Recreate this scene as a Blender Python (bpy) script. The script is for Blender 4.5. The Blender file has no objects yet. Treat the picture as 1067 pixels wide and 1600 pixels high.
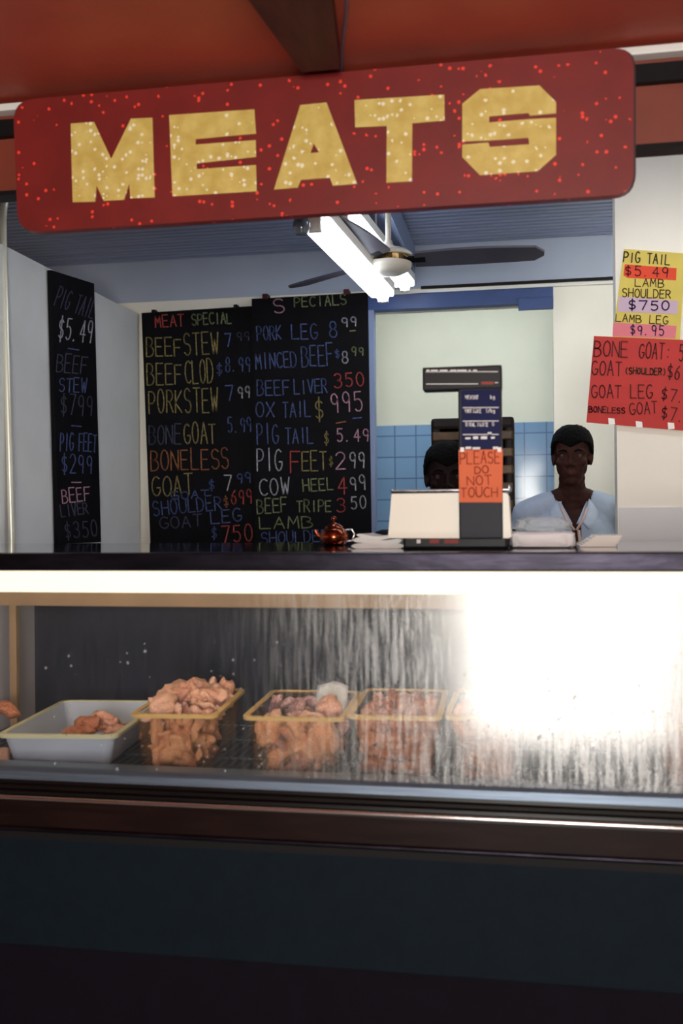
import bpy, bmesh, math, random
from mathutils import Vector, Matrix, noise
from mathutils.geometry import tessellate_polygon
random.seed(7)
S = bpy.context.scene
COL = S.collection

# ---------------------------------------------------------------- camera
F = 1555.0; YAW = math.radians(10.4); ROLL = math.radians(0.5); EYE = 1.39
fw = Vector((-math.sin(YAW), math.cos(YAW), 0)); r0 = Vector((math.cos(YAW), math.sin(YAW), 0)); u0 = Vector((0, 0, 1))
CR = r0*math.cos(ROLL) - u0*math.sin(ROLL); CU = u0*math.cos(ROLL) + r0*math.sin(ROLL)
CAMP = Vector((0, 0, EYE))
cd = bpy.data.cameras.new('camera'); cam = bpy.data.objects.new('camera', cd); COL.objects.link(cam)
cd.sensor_fit = 'VERTICAL'; cd.sensor_height = 36; cd.lens = 36*F/1600; cd.shift_y = 5/1600
M = Matrix((CR, CU, -fw)).transposed().to_4x4(); M.translation = CAMP
cam.matrix_world = M
cd.clip_start = 0.05
cd.dof.use_dof = True; cd.dof.focus_distance = 3.9; cd.dof.aperture_fstop = 2.5
S.camera = cam

# ---------------------------------------------------------------- world, exposure
W = bpy.data.worlds.new('daylight'); S.world = W; W.use_nodes = True
bg = W.node_tree.nodes['Background']; bg.inputs[0].default_value = (1.0, 0.97, 0.90, 1); bg.inputs[1].default_value = 27.0
S.view_settings.view_transform = 'Standard'; S.view_settings.look = 'None'; S.view_settings.gamma = 1.0
S.view_settings.use_curve_mapping = False; S.view_settings.exposure = 0.25
S.cycles.max_bounces = 10; S.cycles.transparent_max_bounces = 24; S.cycles.sample_clamp_indirect = 6.0
S.cycles.use_denoising = True
TUBE_POWER = 7.0; ADDED_TUBE = 23.0; CASE_POWER = 8.0

# ---------------------------------------------------------------- helpers
def ray(px, py):
    return fw + CR*((px-533.5)/F) + CU*((805.0-py)/F)
class Plane:
    def __init__(s, p, n): s.p = Vector(p); s.n = Vector(n).normalized()
    def at(s, px, py, off=0.0):
        d = ray(px, py); t = (s.p + s.n*off - CAMP).dot(s.n)/d.dot(s.n)
        return CAMP + d*t
def YP(y): return Plane((0, y, 0), (0, -1, 0))
def ZP(z): return Plane((0, 0, z), (0, 0, 1))

def srgb(r, g, b):
    f = lambda c: (c/255/12.92 if c/255 <= .04045 else ((c/255+.055)/1.055)**2.4)
    return (f(r), f(g), f(b), 1)
MATS = {}
def mat(name, rgb, rough=.6, metal=0.0, var=0.0, scale=8.0, stretch=(1, 1, 1), rgb2=None, bump=0.0, bscale=None, emit=0.0, spec=.5, detail=4, coat=0.0):
    m = bpy.data.materials.new(name); m.use_nodes = True; nt = m.node_tree; b = nt.nodes['Principled BSDF']
    c = srgb(*rgb); b.inputs['Base Color'].default_value = c; b.inputs['Roughness'].default_value = rough
    b.inputs['Metallic'].default_value = metal; b.inputs['Specular IOR Level'].default_value = spec
    b.inputs['Coat Weight'].default_value = coat
    if emit: b.inputs['Emission Color'].default_value = c; b.inputs['Emission Strength'].default_value = emit
    if var or rgb2 or bump:
        tc = nt.nodes.new('ShaderNodeTexCoord'); mp = nt.nodes.new('ShaderNodeMapping'); mp.inputs['Scale'].default_value = stretch
        nt.links.new(tc.outputs['Object'], mp.inputs[0])
        nz = nt.nodes.new('ShaderNodeTexNoise'); nz.inputs['Scale'].default_value = scale; nz.inputs['Detail'].default_value = detail
        nt.links.new(mp.outputs[0], nz.inputs['Vector'])
        if var or rgb2:
            rp = nt.nodes.new('ShaderNodeValToRGB'); rp.color_ramp.elements[0].position = .35; rp.color_ramp.elements[1].position = .65
            c2 = srgb(*rgb2) if rgb2 else tuple(min(1, x*(1+var)) for x in c[:3])+(1,)
            c1 = c if rgb2 else tuple(x*(1-var) for x in c[:3])+(1,)
            rp.color_ramp.elements[0].color = c1; rp.color_ramp.elements[1].color = c2
            nt.links.new(nz.outputs['Fac'], rp.inputs[0]); nt.links.new(rp.outputs[0], b.inputs['Base Color'])
        if bump:
            n2 = nt.nodes.new('ShaderNodeTexNoise'); n2.inputs['Scale'].default_value = bscale or scale; n2.inputs['Detail'].default_value = 3
            nt.links.new(mp.outputs[0], n2.inputs['Vector'])
            bp = nt.nodes.new('ShaderNodeBump'); bp.inputs['Strength'].default_value = bump; bp.inputs['Distance'].default_value = .01
            nt.links.new(n2.outputs['Fac'], bp.inputs['Height']); nt.links.new(bp.outputs[0], b.inputs['Normal'])
    MATS[name] = m
    return m

ORIG = {}
def thing(name, label, cat, loc=(0, 0, 0), group=None):
    o = bpy.data.objects.new(name, None); COL.objects.link(o); o.location = loc; o.empty_display_size = .05
    o['label'] = label; o['category'] = cat
    if group: o['group'] = group
    ORIG[o.name] = Vector(loc)
    return o
def tag(o, label, cat, group=None, kind=None):
    o['label'] = label; o['category'] = cat
    if group: o['group'] = group
    if kind: o['kind'] = kind
    return o
def obj(name, bm, m=None, parent=None, smooth=False, origin=None):
    """link a bmesh (world coordinates) as one mesh object"""
    me = bpy.data.meshes.new(name)
    bmesh.ops.recalc_face_normals(bm, faces=bm.faces)
    if parent is not None: o0 = ORIG.get(parent.name, Vector())
    elif origin is not None: o0 = Vector(origin)
    else:
        vs = [v.co for v in bm.verts]
        o0 = Vector(((min(v.x for v in vs)+max(v.x for v in vs))/2, (min(v.y for v in vs)+max(v.y for v in vs))/2, min(v.z for v in vs)))
    bmesh.ops.translate(bm, verts=bm.verts, vec=-o0)
    bm.to_mesh(me); bm.free()
    if smooth:
        for p in me.polygons: p.use_smooth = True
    if m is not None: me.materials.append(m)
    o = bpy.data.objects.new(name, me); COL.objects.link(o)
    if parent is not None: o.parent = parent; ORIG[o.name] = o0
    else: o.location = o0; ORIG[o.name] = o0
    return o
def struct(name, bm, m, parent=None, smooth=False):
    o = obj(name, bm, m, parent, smooth)
    if parent is None: o['kind'] = 'structure'
    return o
def nb(): return bmesh.new()
def box(bm, a, b, bev=0.0, seg=2):
    t = bmesh.new(); bmesh.ops.create_cube(t, size=1)
    for v in t.verts:
        v.co = Vector((a[i] + (b[i]-a[i])*(v.co[i]+.5) for i in range(3)))
    if bev: bmesh.ops.bevel(t, geom=t.edges[:], offset=bev, segments=seg, affect='EDGES', profile=.6)
    merge(bm, t); return bm
def merge(bm, t, mtx=None):
    if mtx is not None: bmesh.ops.transform(t, matrix=mtx, verts=t.verts)
    vm = {v: bm.verts.new(v.co) for v in t.verts}
    for f in t.faces:
        try: nf = bm.faces.new([vm[v] for v in f.verts]); nf.smooth = f.smooth; nf.material_index = f.material_index
        except ValueError: pass
    t.free()
def tube(bm, pts, r, n=10, cap=True):
    pts = [Vector(p) for p in pts]; rs = r if isinstance(r, (list, tuple)) else [r]*len(pts)
    rings = []; up = None
    for i, p in enumerate(pts):
        d = (pts[min(i+1, len(pts)-1)] - pts[max(i-1, 0)]).normalized()
        if up is None: up = d.orthogonal().normalized()
        up = (up - d*up.dot(d)).normalized(); sd = d.cross(up)
        rings.append([bm.verts.new(p + (up*math.cos(2*math.pi*k/n) + sd*math.sin(2*math.pi*k/n))*rs[i]) for k in range(n)])
    for a, b in zip(rings, rings[1:]):
        for k in range(n): bm.faces.new((a[k], a[(k+1) % n], b[(k+1) % n], b[k]))
    if cap: bm.faces.new(rings[0][::-1]); bm.faces.new(rings[-1])
    return bm
def lathe(bm, prof, c, n=32):
    c = Vector(c); rings = []
    for r, z in prof:
        rings.append([bm.verts.new(c + Vector((max(r, 1e-5)*math.cos(2*math.pi*k/n), max(r, 1e-5)*math.sin(2*math.pi*k/n), z))) for k in range(n)])
    for a, b in zip(rings, rings[1:]):
        for k in range(n): bm.faces.new((a[k], a[(k+1) % n], b[(k+1) % n], b[k]))
    bm.faces.new(rings[0][::-1]); bm.faces.new(rings[-1])
    return bm
def prism(bm, pts, dvec, holes=()):
    """polygon (3-D points, with holes) pushed along dvec"""
    loops = [[Vector(p) for p in pts]] + [[Vector(p) for p in h] for h in holes]
    flat = [p for l in loops for p in l]; d = Vector(dvec)
    tris = tessellate_polygon(loops)
    A = [bm.verts.new(p) for p in flat]; B = [bm.verts.new(p+d) for p in flat]
    for t in tris:
        try: bm.faces.new([A[i] for i in t]); bm.faces.new([B[i] for i in reversed(t)])
        except ValueError: pass
    s = 0
    for l in loops:
        n = len(l)
        for i in range(n):
            j = (i+1) % n
            bm.faces.new((A[s+i], A[s+j], B[s+j], B[s+i]))
        s += n
    return bm
def rounded(c, r, n=6):
    """round the corners of a px polygon"""
    out = []; L = len(c)
    for i in range(L):
        p = Vector(c[i]); a = (Vector(c[i-1])-p).normalized(); b = (Vector(c[(i+1) % L])-p).normalized()
        s = p+a*r; e = p+b*r
        for k in range(n+1):
            t = k/n; out.append(tuple((s*(1-t)**2 + p*2*t*(1-t) + e*t*t)))
    return out
def slab(bm, pxs, plane, thick, off=0.0, holes=()):
    return prism(bm, [plane.at(x, y, off) for x, y in pxs], -plane.n*thick, [[plane.at(x, y, off) for x, y in h] for h in holes])
def smoothed(o, ang=40):
    for p in o.data.polygons: p.use_smooth = True
    md = o.modifiers.new('wn', 'WEIGHTED_NORMAL'); md.keep_sharp = True
    bm = bmesh.new(); bm.from_mesh(o.data)
    for e in bm.edges:
        if len(e.link_faces) == 2 and e.calc_face_angle(0) > math.radians(ang): e.smooth = False
    bm.to_mesh(o.data); bm.free()
    return o

# single-stroke hand lettering
def arc(cx, cy, rx, ry, a0, a1, n=8):
    return ' '.join('%.3f,%.3f' % (cx+rx*math.cos(math.radians(a0+(a1-a0)*k/n)), cy+ry*math.sin(math.radians(a0+(a1-a0)*k/n))) for k in range(n+1))
G = {
 'A': '0,0 .5,1 1,0;.2,.38 .8,.38', 'B': '0,0 0,1;0,1 ' + arc(.35, .77, .5, .23, 90, -90) + ' 0,.54;0,.54 ' + arc(.4, .27, .6, .27, 90, -90) + ' 0,0',
 'C': arc(.6, .5, .6, .5, 50, 310), 'D': '0,0 0,1;0,1 ' + arc(.3, .5, .7, .5, 90, -90) + ' 0,0', 'E': '.95,1 0,1 0,0 1,0;0,.52 .8,.52',
 'F': '1,1 0,1 0,0;0,.52 .8,.52', 'G': arc(.55, .5, .55, .5, 50, 330) + ' 1,.42 .6,.42', 'H': '0,0 0,1;1,0 1,1;0,.5 1,.5', 'I': '.5,0 .5,1',
 'K': '0,0 0,1;.95,1 0,.45 1,0', 'L': '0,1 0,0 1,0', 'M': '0,0 .1,1 .5,.35 .9,1 1,0', 'N': '0,0 0,1 1,0 1,1', 'O': arc(.5, .5, .5, .5, 90, 450, 12),
 'P': '0,0 0,1;0,1 ' + arc(.4, .73, .55, .27, 90, -90) + ' 0,.46', 'R': '0,0 0,1;0,1 ' + arc(.4, .75, .5, .25, 90, -90) + ' 0,.5;.4,.5 1,0',
 'S': arc(.5, .75, .45, .25, 30, 250, 7) + ' ' + arc(.5, .26, .48, .26, 80, -150, 7), 'T': '0,1 1,1;.5,1 .5,0', 'U': '0,1 ' + arc(.5, .35, .5, .35, 180, 360, 8) + ' 1,1',
 'V': '0,1 .5,0 1,1', 'W': '0,1 .25,0 .5,.7 .75,0 1,1', 'X': '0,0 1,1;0,1 1,0', 'Y': '0,1 .5,.5 1,1;.5,.5 .5,0',
 '0': arc(.5, .5, .42, .5, 90, 450, 12), '2': arc(.5, .73, .42, .27, 160, -40, 7) + ' .05,0 .95,0', '3': arc(.45, .75, .42, .25, 150, -90, 7) + ';' + arc(.45, .27, .48, .27, 90, -150, 7),
 '4': '.7,0 .7,1 .05,.35 1,.35', '5': '.9,1 .2,1 .15,.58 ' + arc(.48, .32, .45, .32, 110, -140, 8), '6': '.8,.95 .35,.7 ' + arc(.5, .28, .4, .28, 160, 520, 10),
 '7': '.05,1 .95,1 .4,0', '8': arc(.5, .75, .34, .25, 90, 450, 9) + ';' + arc(.5, .26, .42, .26, 90, 450, 9), '9': arc(.48, .72, .38, .28, 0, 360, 9) + ' .75,0',
 '$': arc(.5, .7, .38, .2, 30, 250, 6) + ' ' + arc(.5, .3, .4, .2, 80, -150, 6) + ';.5,-.08 .5,1.08', '.': '.4,0 .55,.06', '-': '.1,.5 .9,.5', ':': '.45,.2 .5,.26;.45,.7 .5,.76',
 '/': '.1,0 .9,1', '(': '.7,1.05 .4,.7 .4,.3 .7,-.05', ')': '.3,1.05 .6,.7 .6,.3 .3,-.05', 'g': '.9,.6 .2,.6 .1,.2 .85,.2;.9,.6 .9,-.2 .2,-.25', 'k': '.1,0 .1,1;.8,.6 .1,.25 .9,0'}
def letter(name, s, x0, y0, x1, y1, cap, plane, m, parent, w=3.0, jit=.05, off=.0025, slant=0.0, fill=.74, rnd=None):
    rnd = rnd or random.Random(len(s)*17+int(x0)+int(y0))
    bm = nb(); n = len(s); ax = Vector((x1-x0, y1-y0)); L = ax.length/n; e = ax.normalized(); upv = Vector((e.y, -e.x))
    for i, ch in enumerate(s):
        if ch not in G: continue
        h = cap*(1+rnd.uniform(-jit, jit)*1.5); base = Vector((x0, y0)) + e*(i*L) + upv*(rnd.uniform(-jit, jit)*cap*.6)
        wd = L*fill*(1+rnd.uniform(-jit, jit))
        if ch == '.': wd = L*.4
        sl = slant + rnd.uniform(-jit, jit)
        for st in G[ch].split(';'):
            P = []
            for q in st.split():
                a, b = map(float, q.split(','))
                P.append(base + e*((a + sl*b)*wd) + upv*(b*h))
            for a, b in zip(P, P[1:]):
                d = b-a
                if d.length < 1e-4: continue
                d.normalize(); nn = Vector((-d.y, d.x))*w*.5; a2 = a-d*w*.3; b2 = b+d*w*.3
                f = [plane.at(*(q), off) for q in (a2+nn, b2+nn, b2-nn, a2-nn)]
                bm.faces.new([bm.verts.new(v) for v in f])
    return obj(name, bm, m, parent)

# one continuous surface grown around ellipsoids and tapering chains
def ball(bm, c, r, sub=2):
    t = bmesh.new(); bmesh.ops.create_icosphere(t, subdivisions=sub, radius=1)
    rr = r if isinstance(r, (tuple, list)) else (r, r, r)
    for v in t.verts: v.co = Vector((v.co.x*rr[0]+c[0], v.co.y*rr[1]+c[1], v.co.z*rr[2]+c[2]))
    merge(bm, t)
def chain(bm, pts, rs, flat=1.0):
    for i in range(len(pts)-1):
        a, b = Vector(pts[i]), Vector(pts[i+1]); ra, rb = rs[i], rs[i+1]
        n = max(2, int((b-a).length/(min(ra, rb)*.45)))
        for k in range(n+1):
            t = k/n; r = ra+(rb-ra)*t
            ball(bm, a.lerp(b, t), (r, r*flat, r))
def grow(bm, voxel, it=6, fac=.5):
    me = bpy.data.meshes.new('tmp'); bm.to_mesh(me); bm.free()
    o = bpy.data.objects.new('tmp', me); COL.objects.link(o)
    a = o.modifiers.new('r', 'REMESH'); a.mode = 'VOXEL'; a.voxel_size = voxel
    b = o.modifiers.new('s', 'SMOOTH'); b.factor = fac; b.iterations = it
    dg = bpy.context.evaluated_depsgraph_get(); dg.update()
    ev = o.evaluated_get(dg); m2 = bpy.data.meshes.new_from_object(ev)
    bpy.data.objects.remove(o); bpy.data.meshes.remove(me)
    out = bmesh.new(); out.from_mesh(m2); bpy.data.meshes.remove(m2)
    return out
# ---------------------------------------------------------------- daylight through the shop window behind the camera
al = bpy.data.lights.new('window_portal', 'AREA'); al.shape = 'RECTANGLE'; al.size = 1.21; al.size_y = 1.5; al.cycles.is_portal = True
ao = bpy.data.objects.new('window_portal', al); COL.objects.link(ao); ao.location = (0.235, -2.48, 1.35); ao.rotation_euler = (math.radians(90), 0, 0)

# ---------------------------------------------------------------- materials
white = mat('white_paint', (246, 242, 230), .55, var=.02, scale=3, bump=.05, bscale=60)
greywhite = mat('grey_white_panel', (222, 224, 226), .5, var=.03, scale=4)
palewall = mat('pale_green_paint', (228, 228, 212), .6, var=.03, scale=3)
red_paint = mat('red_ceiling_paint', (172, 72, 54), .5, var=.08, scale=5, bump=.1, bscale=40)
red_fascia = mat('red_brown_fascia', (132, 60, 44), .45, var=.08, scale=6)
front_wall_m = mat('slate_wall_paint', (70, 76, 92), .6, var=.05, scale=4)
dark_brown = mat('dark_brown_wood', (74, 34, 34), .55, var=.2, scale=6, stretch=(6, 1, 6), spec=.2)
upper_wall = mat('blue_grey_wall_paint', (172, 182, 202), .55, var=.03, scale=3)
near_black = mat('near_black', (18, 15, 18), .6, spec=.2)
floor_m = mat('floor_tile', (160, 154, 148), .45, var=.08, scale=4)
ceil_b = mat('blue_grey_ceiling', (140, 150, 178), .45, var=.10, scale=3, stretch=(.4, 6, 1))
blue_paint = mat('blue_paint', (52, 74, 128), .45, var=.08, scale=8)
greyblue_paint = mat('grey_blue_paint', (122, 138, 176), .5)
steel = mat('brushed_steel', (96, 108, 124), .42, .6, var=.15, scale=20, stretch=(.3, 6, 6), bump=.05, bscale=40)
rail_m = mat('rail_steel', (36, 33, 42), .34, .9, var=.35, scale=14, stretch=(.6, 1, 3), bump=.1, bscale=30)
worktop_m = mat('worktop_steel', (168, 168, 178), .07, 1.0)
chrome = mat('chrome', (215, 215, 215), .16, 1.0)
wood = mat('dark_wood', (27, 13, 11), .35, var=.35, scale=9, stretch=(.6, 6, 6), spec=.15)
wood_dk = mat('dark_wood_moulding', (17, 11, 11), .32, var=.2, scale=9, stretch=(.6, 6, 6), spec=.2)
teal = mat('dark_teal_panel', (16, 26, 35), .6, var=.08, scale=30, bump=.05, bscale=90, spec=.08)
kick_m = mat('dark_kick', (17, 13, 22), .7, var=.1, scale=20, spec=.08)
case_dark = mat('case_lining_dark', (24, 29, 45), .45, var=.15, scale=5, spec=.2)
case_white = mat('case_lining_white', (172, 168, 176), .5)
beige = mat('beige_trim', (150, 120, 88), .5, var=.15, scale=6)
diffuser = mat('lit_diffuser', (252, 244, 218), .4, emit=.60)
lamp_on = mat('lit_tube', (236, 245, 255), .4, emit=TUBE_POWER)
added_lamp_bright = mat('added_bright_tube', (248, 248, 240), .4, emit=ADDED_TUBE)
added_lamp_mid = mat('added_medium_tube', (240, 246, 250), .4, emit=9)
case_lamp = mat('case_tube', (255, 240, 205), .4, emit=CASE_POWER)
lamp_white = mat('lamp_housing_white', (240, 240, 236), .4)
sign_red = mat('sign_red', (122, 30, 27), .45, var=.12, scale=7)
sign_edge = mat('sign_edge_dark', (52, 18, 22), .5)
gold = mat('sign_gold', (228, 204, 118), .4, rgb2=(210, 180, 92), scale=22)
board_m = mat('blackboard', (11, 9, 14), .7, var=.25, scale=7, spec=.12)
chalk_y = mat('chalk_yellow', (124, 112, 70), .9, var=.45, scale=120)
chalk_b = mat('chalk_blue', (66, 80, 126), .9, var=.45, scale=120)
chalk_r = mat('chalk_red', (156, 62, 58), .9, var=.35, scale=120)
chalk_w = mat('chalk_white', (158, 158, 168), .9, var=.35, scale=120)
chalk_g = mat('chalk_green', (112, 122, 86), .9, var=.45, scale=120)
chalk_k = mat('chalk_pink', (176, 132, 152), .9, var=.35, scale=120)
chalk_o = mat('chalk_orange', (132, 82, 50), .9, var=.45, scale=120)
chalk_dim = mat('chalk_dim_blue', (58, 60, 82), .9, var=.4, scale=120)
paper_y = mat('yellow_paper', (222, 202, 100), .8, var=.04, scale=10)
paper_r = mat('red_paper', (196, 60, 56), .8, var=.05, scale=10)
paper_o = mat('orange_paper', (232, 118, 78), .8, var=.05, scale=10)
paper_or = mat('orange_red_sticker', (232, 74, 40), .7)
paper_l = mat('lilac_sticker', (206, 180, 200), .8)
paper_p = mat('pink_sticker', (228, 128, 140), .8)
ink = mat('dark_ink', (70, 48, 30), .8)
ink_r = mat('dark_red_ink', (96, 26, 28), .8)
ink_p = mat('purple_ink', (58, 36, 86), .8)
ink_o = mat('faded_brown_ink', (170, 62, 40), .8)
tape = mat('tape', (245, 240, 235), .4)
cream_plastic = mat('cream_plastic', (250, 246, 230), .4)
black_plastic = mat('black_plastic', (10, 9, 16), .45, spec=.25)
slate_plastic = mat('slate_plastic', (30, 31, 44), .5, spec=.25)
panel_glass = mat('display_window', (22, 28, 76), .5, spec=.1)
print_white = mat('white_print', (240, 240, 240), .6, emit=0)
print_red = mat('red_print', (150, 50, 42), .6)
plat_m = mat('scale_platter', (120, 116, 118), .25, 1.0, var=.4, scale=30)
copper = mat('copper', (150, 76, 52), .22, 1.0, var=.25, scale=20)
cloth_m = mat('white_cloth', (232, 236, 234), .9, var=.05, scale=20, bump=.2, bscale=50)
film_m = mat('crumpled_film', (220, 224, 226), .25, bump=.6, bscale=26, spec=.8)
paper_w = mat('white_paper', (250, 248, 240), .8)
tray_w = mat('grey_white_tray', (176, 184, 200), .45, var=.06, scale=8)
tray_rim = mat('tray_rim_ivory', (205, 200, 165), .4)
rim_m = mat('amber_rim', (214, 176, 112), .3)
skin1 = mat('brown_skin', (52, 27, 23), .6, var=.12, scale=14, spec=.12)
skin2 = mat('darker_brown_skin', (30, 16, 16), .6, var=.12, scale=14, spec=.12)
hair_m = mat('black_hair', (7, 6, 7), .8, bump=.8, bscale=90, spec=.08)
shirt_m = mat('pale_blue_shirt', (168, 184, 208), .8, var=.05, scale=30, bump=.15, bscale=12)
collar_m = mat('pale_blue_collar', (178, 194, 216), .8, var=.05, scale=30)
placket_m = mat('peach_placket', (206, 176, 164), .8)
dark_shirt = mat('dark_navy_shirt', (14, 14, 22), .85, bump=.15, bscale=14, spec=.15)
trouser_m = mat('dark_trousers', (30, 30, 38), .85)
shoe_m = mat('black_shoe', (14, 13, 14), .4)
eye_m = mat('eye_white', (66, 52, 48), .4, spec=.3)
iris_m = mat('eye_dark', (14, 9, 8), .2)
lip_m = mat('lips', (66, 33, 31), .5, spec=.2)
rack_brown = mat('dark_brown_rack', (24, 15, 14), .5, var=.2, scale=10, spec=.2)
rack_gold = mat('dull_gold_slat', (84, 62, 38), .4, var=.35, scale=12, spec=.3)
fan_blade_m = mat('fan_blade_grey', (78, 76, 90), .45, var=.1, scale=10)
fan_body = mat('fan_body_cream', (206, 200, 188), .4)
bulb_m = mat('bulb_glass_grey', (88, 104, 122), .12, spec=.9)
meat_a = mat('raw_meat_peach', (214, 142, 116), .32, rgb2=(240, 202, 176), scale=26, bump=.4, bscale=40)
meat_b = mat('raw_meat_pink', (190, 108, 92), .32, rgb2=(238, 190, 160), scale=28, bump=.4, bscale=40)
meat_c = mat('raw_meat_brown', (150, 76, 50), .32, rgb2=(206, 132, 92), scale=22, bump=.35, bscale=40)
meat_d = mat('raw_meat_mauve', (164, 110, 116), .32, rgb2=(216, 176, 172), scale=16, bump=.35, bscale=34)

# glitter flecks in the sign's paint
def flecks(m, scale, thr, rgb, amount):
    nt = m.node_tree; b = nt.nodes['Principled BSDF']
    tc = nt.nodes.new('ShaderNodeTexCoord'); v = nt.nodes.new('ShaderNodeTexVoronoi'); v.inputs['Scale'].default_value = scale
    nt.links.new(tc.outputs['Object'], v.inputs['Vector'])
    lt = nt.nodes.new('ShaderNodeMath'); lt.operation = 'LESS_THAN'; lt.inputs[1].default_value = thr; nt.links.new(v.outputs['Distance'], lt.inputs[0])
    wn = nt.nodes.new('ShaderNodeSeparateColor'); nt.links.new(v.outputs['Color'], wn.inputs[0])
    gt = nt.nodes.new('ShaderNodeMath'); gt.operation = 'GREATER_THAN'; gt.inputs[1].default_value = 1-amount; nt.links.new(wn.outputs[0], gt.inputs[0])
    mu = nt.nodes.new('ShaderNodeMath'); mu.operation = 'MULTIPLY'; nt.links.new(lt.outputs[0], mu.inputs[0]); nt.links.new(gt.outputs[0], mu.inputs[1])
    mx = nt.nodes.new('ShaderNodeMix'); mx.data_type = 'RGBA'; nt.links.new(mu.outputs[0], mx.inputs[0])
    src = b.inputs['Base Color'].links[0].from_socket
    nt.links.new(src, mx.inputs[6]); mx.inputs[7].default_value = srgb(*rgb); nt.links.new(mx.outputs[2], b.inputs['Base Color'])
flecks(sign_red, 90, .42, (255, 70, 50), .07)
flecks(gold, 90, .45, (255, 246, 214), .16)

# blue wall tiles with grout lines
def tile_material():
    m = bpy.data.materials.new('blue_glazed_tile'); m.use_nodes = True; nt = m.node_tree; b = nt.nodes['Principled BSDF']
    tc = nt.nodes.new('ShaderNodeTexCoord'); mp = nt.nodes.new('ShaderNodeMapping'); mp.inputs['Rotation'].default_value = (math.radians(90), 0, 0)
    nt.links.new(tc.outputs['Object'], mp.inputs[0])
    br = nt.nodes.new('ShaderNodeTexBrick'); br.offset = 0; br.inputs['Scale'].default_value = 1; br.inputs['Brick Width'].default_value = .135; br.inputs['Row Height'].default_value = .135
    br.inputs['Mortar Size'].default_value = .004; br.inputs['Color1'].default_value = srgb(120, 156, 196); br.inputs['Color2'].default_value = srgb(128, 164, 204); br.inputs['Mortar'].default_value = srgb(86, 112, 152)
    nt.links.new(mp.outputs[0], br.inputs['Vector']); nt.links.new(br.outputs['Color'], b.inputs['Base Color']); b.inputs['Roughness'].default_value = .12
    return m
tile_m = tile_material()

def clear_plastic(name, tint, mixd, rgb):
    m = bpy.data.materials.new(name); m.use_nodes = True; nt = m.node_tree; nt.nodes.clear()
    out = nt.nodes.new('ShaderNodeOutputMaterial'); tr = nt.nodes.new('ShaderNodeBsdfTransparent'); tr.inputs[0].default_value = tint
    df = nt.nodes.new('ShaderNodeBsdfPrincipled'); df.inputs['Base Color'].default_value = srgb(*rgb); df.inputs['Roughness'].default_value = .25
    mx = nt.nodes.new('ShaderNodeMixShader'); mx.inputs[0].default_value = mixd
    nt.links.new(tr.outputs[0], mx.inputs[1]); nt.links.new(df.outputs[0], mx.inputs[2]); nt.links.new(mx.outputs[0], out.inputs[0])
    return m
amber = clear_plastic('amber_clear_plastic', (.985, .945, .875, 1), .08, (170, 120, 70))
film_clear = clear_plastic('clear_film', (.92, .94, .95, 1), .45, (214, 222, 228))
liner_m = mat('white_plastic_liner', (244, 244, 246), .5, bump=.3, bscale=30)

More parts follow.
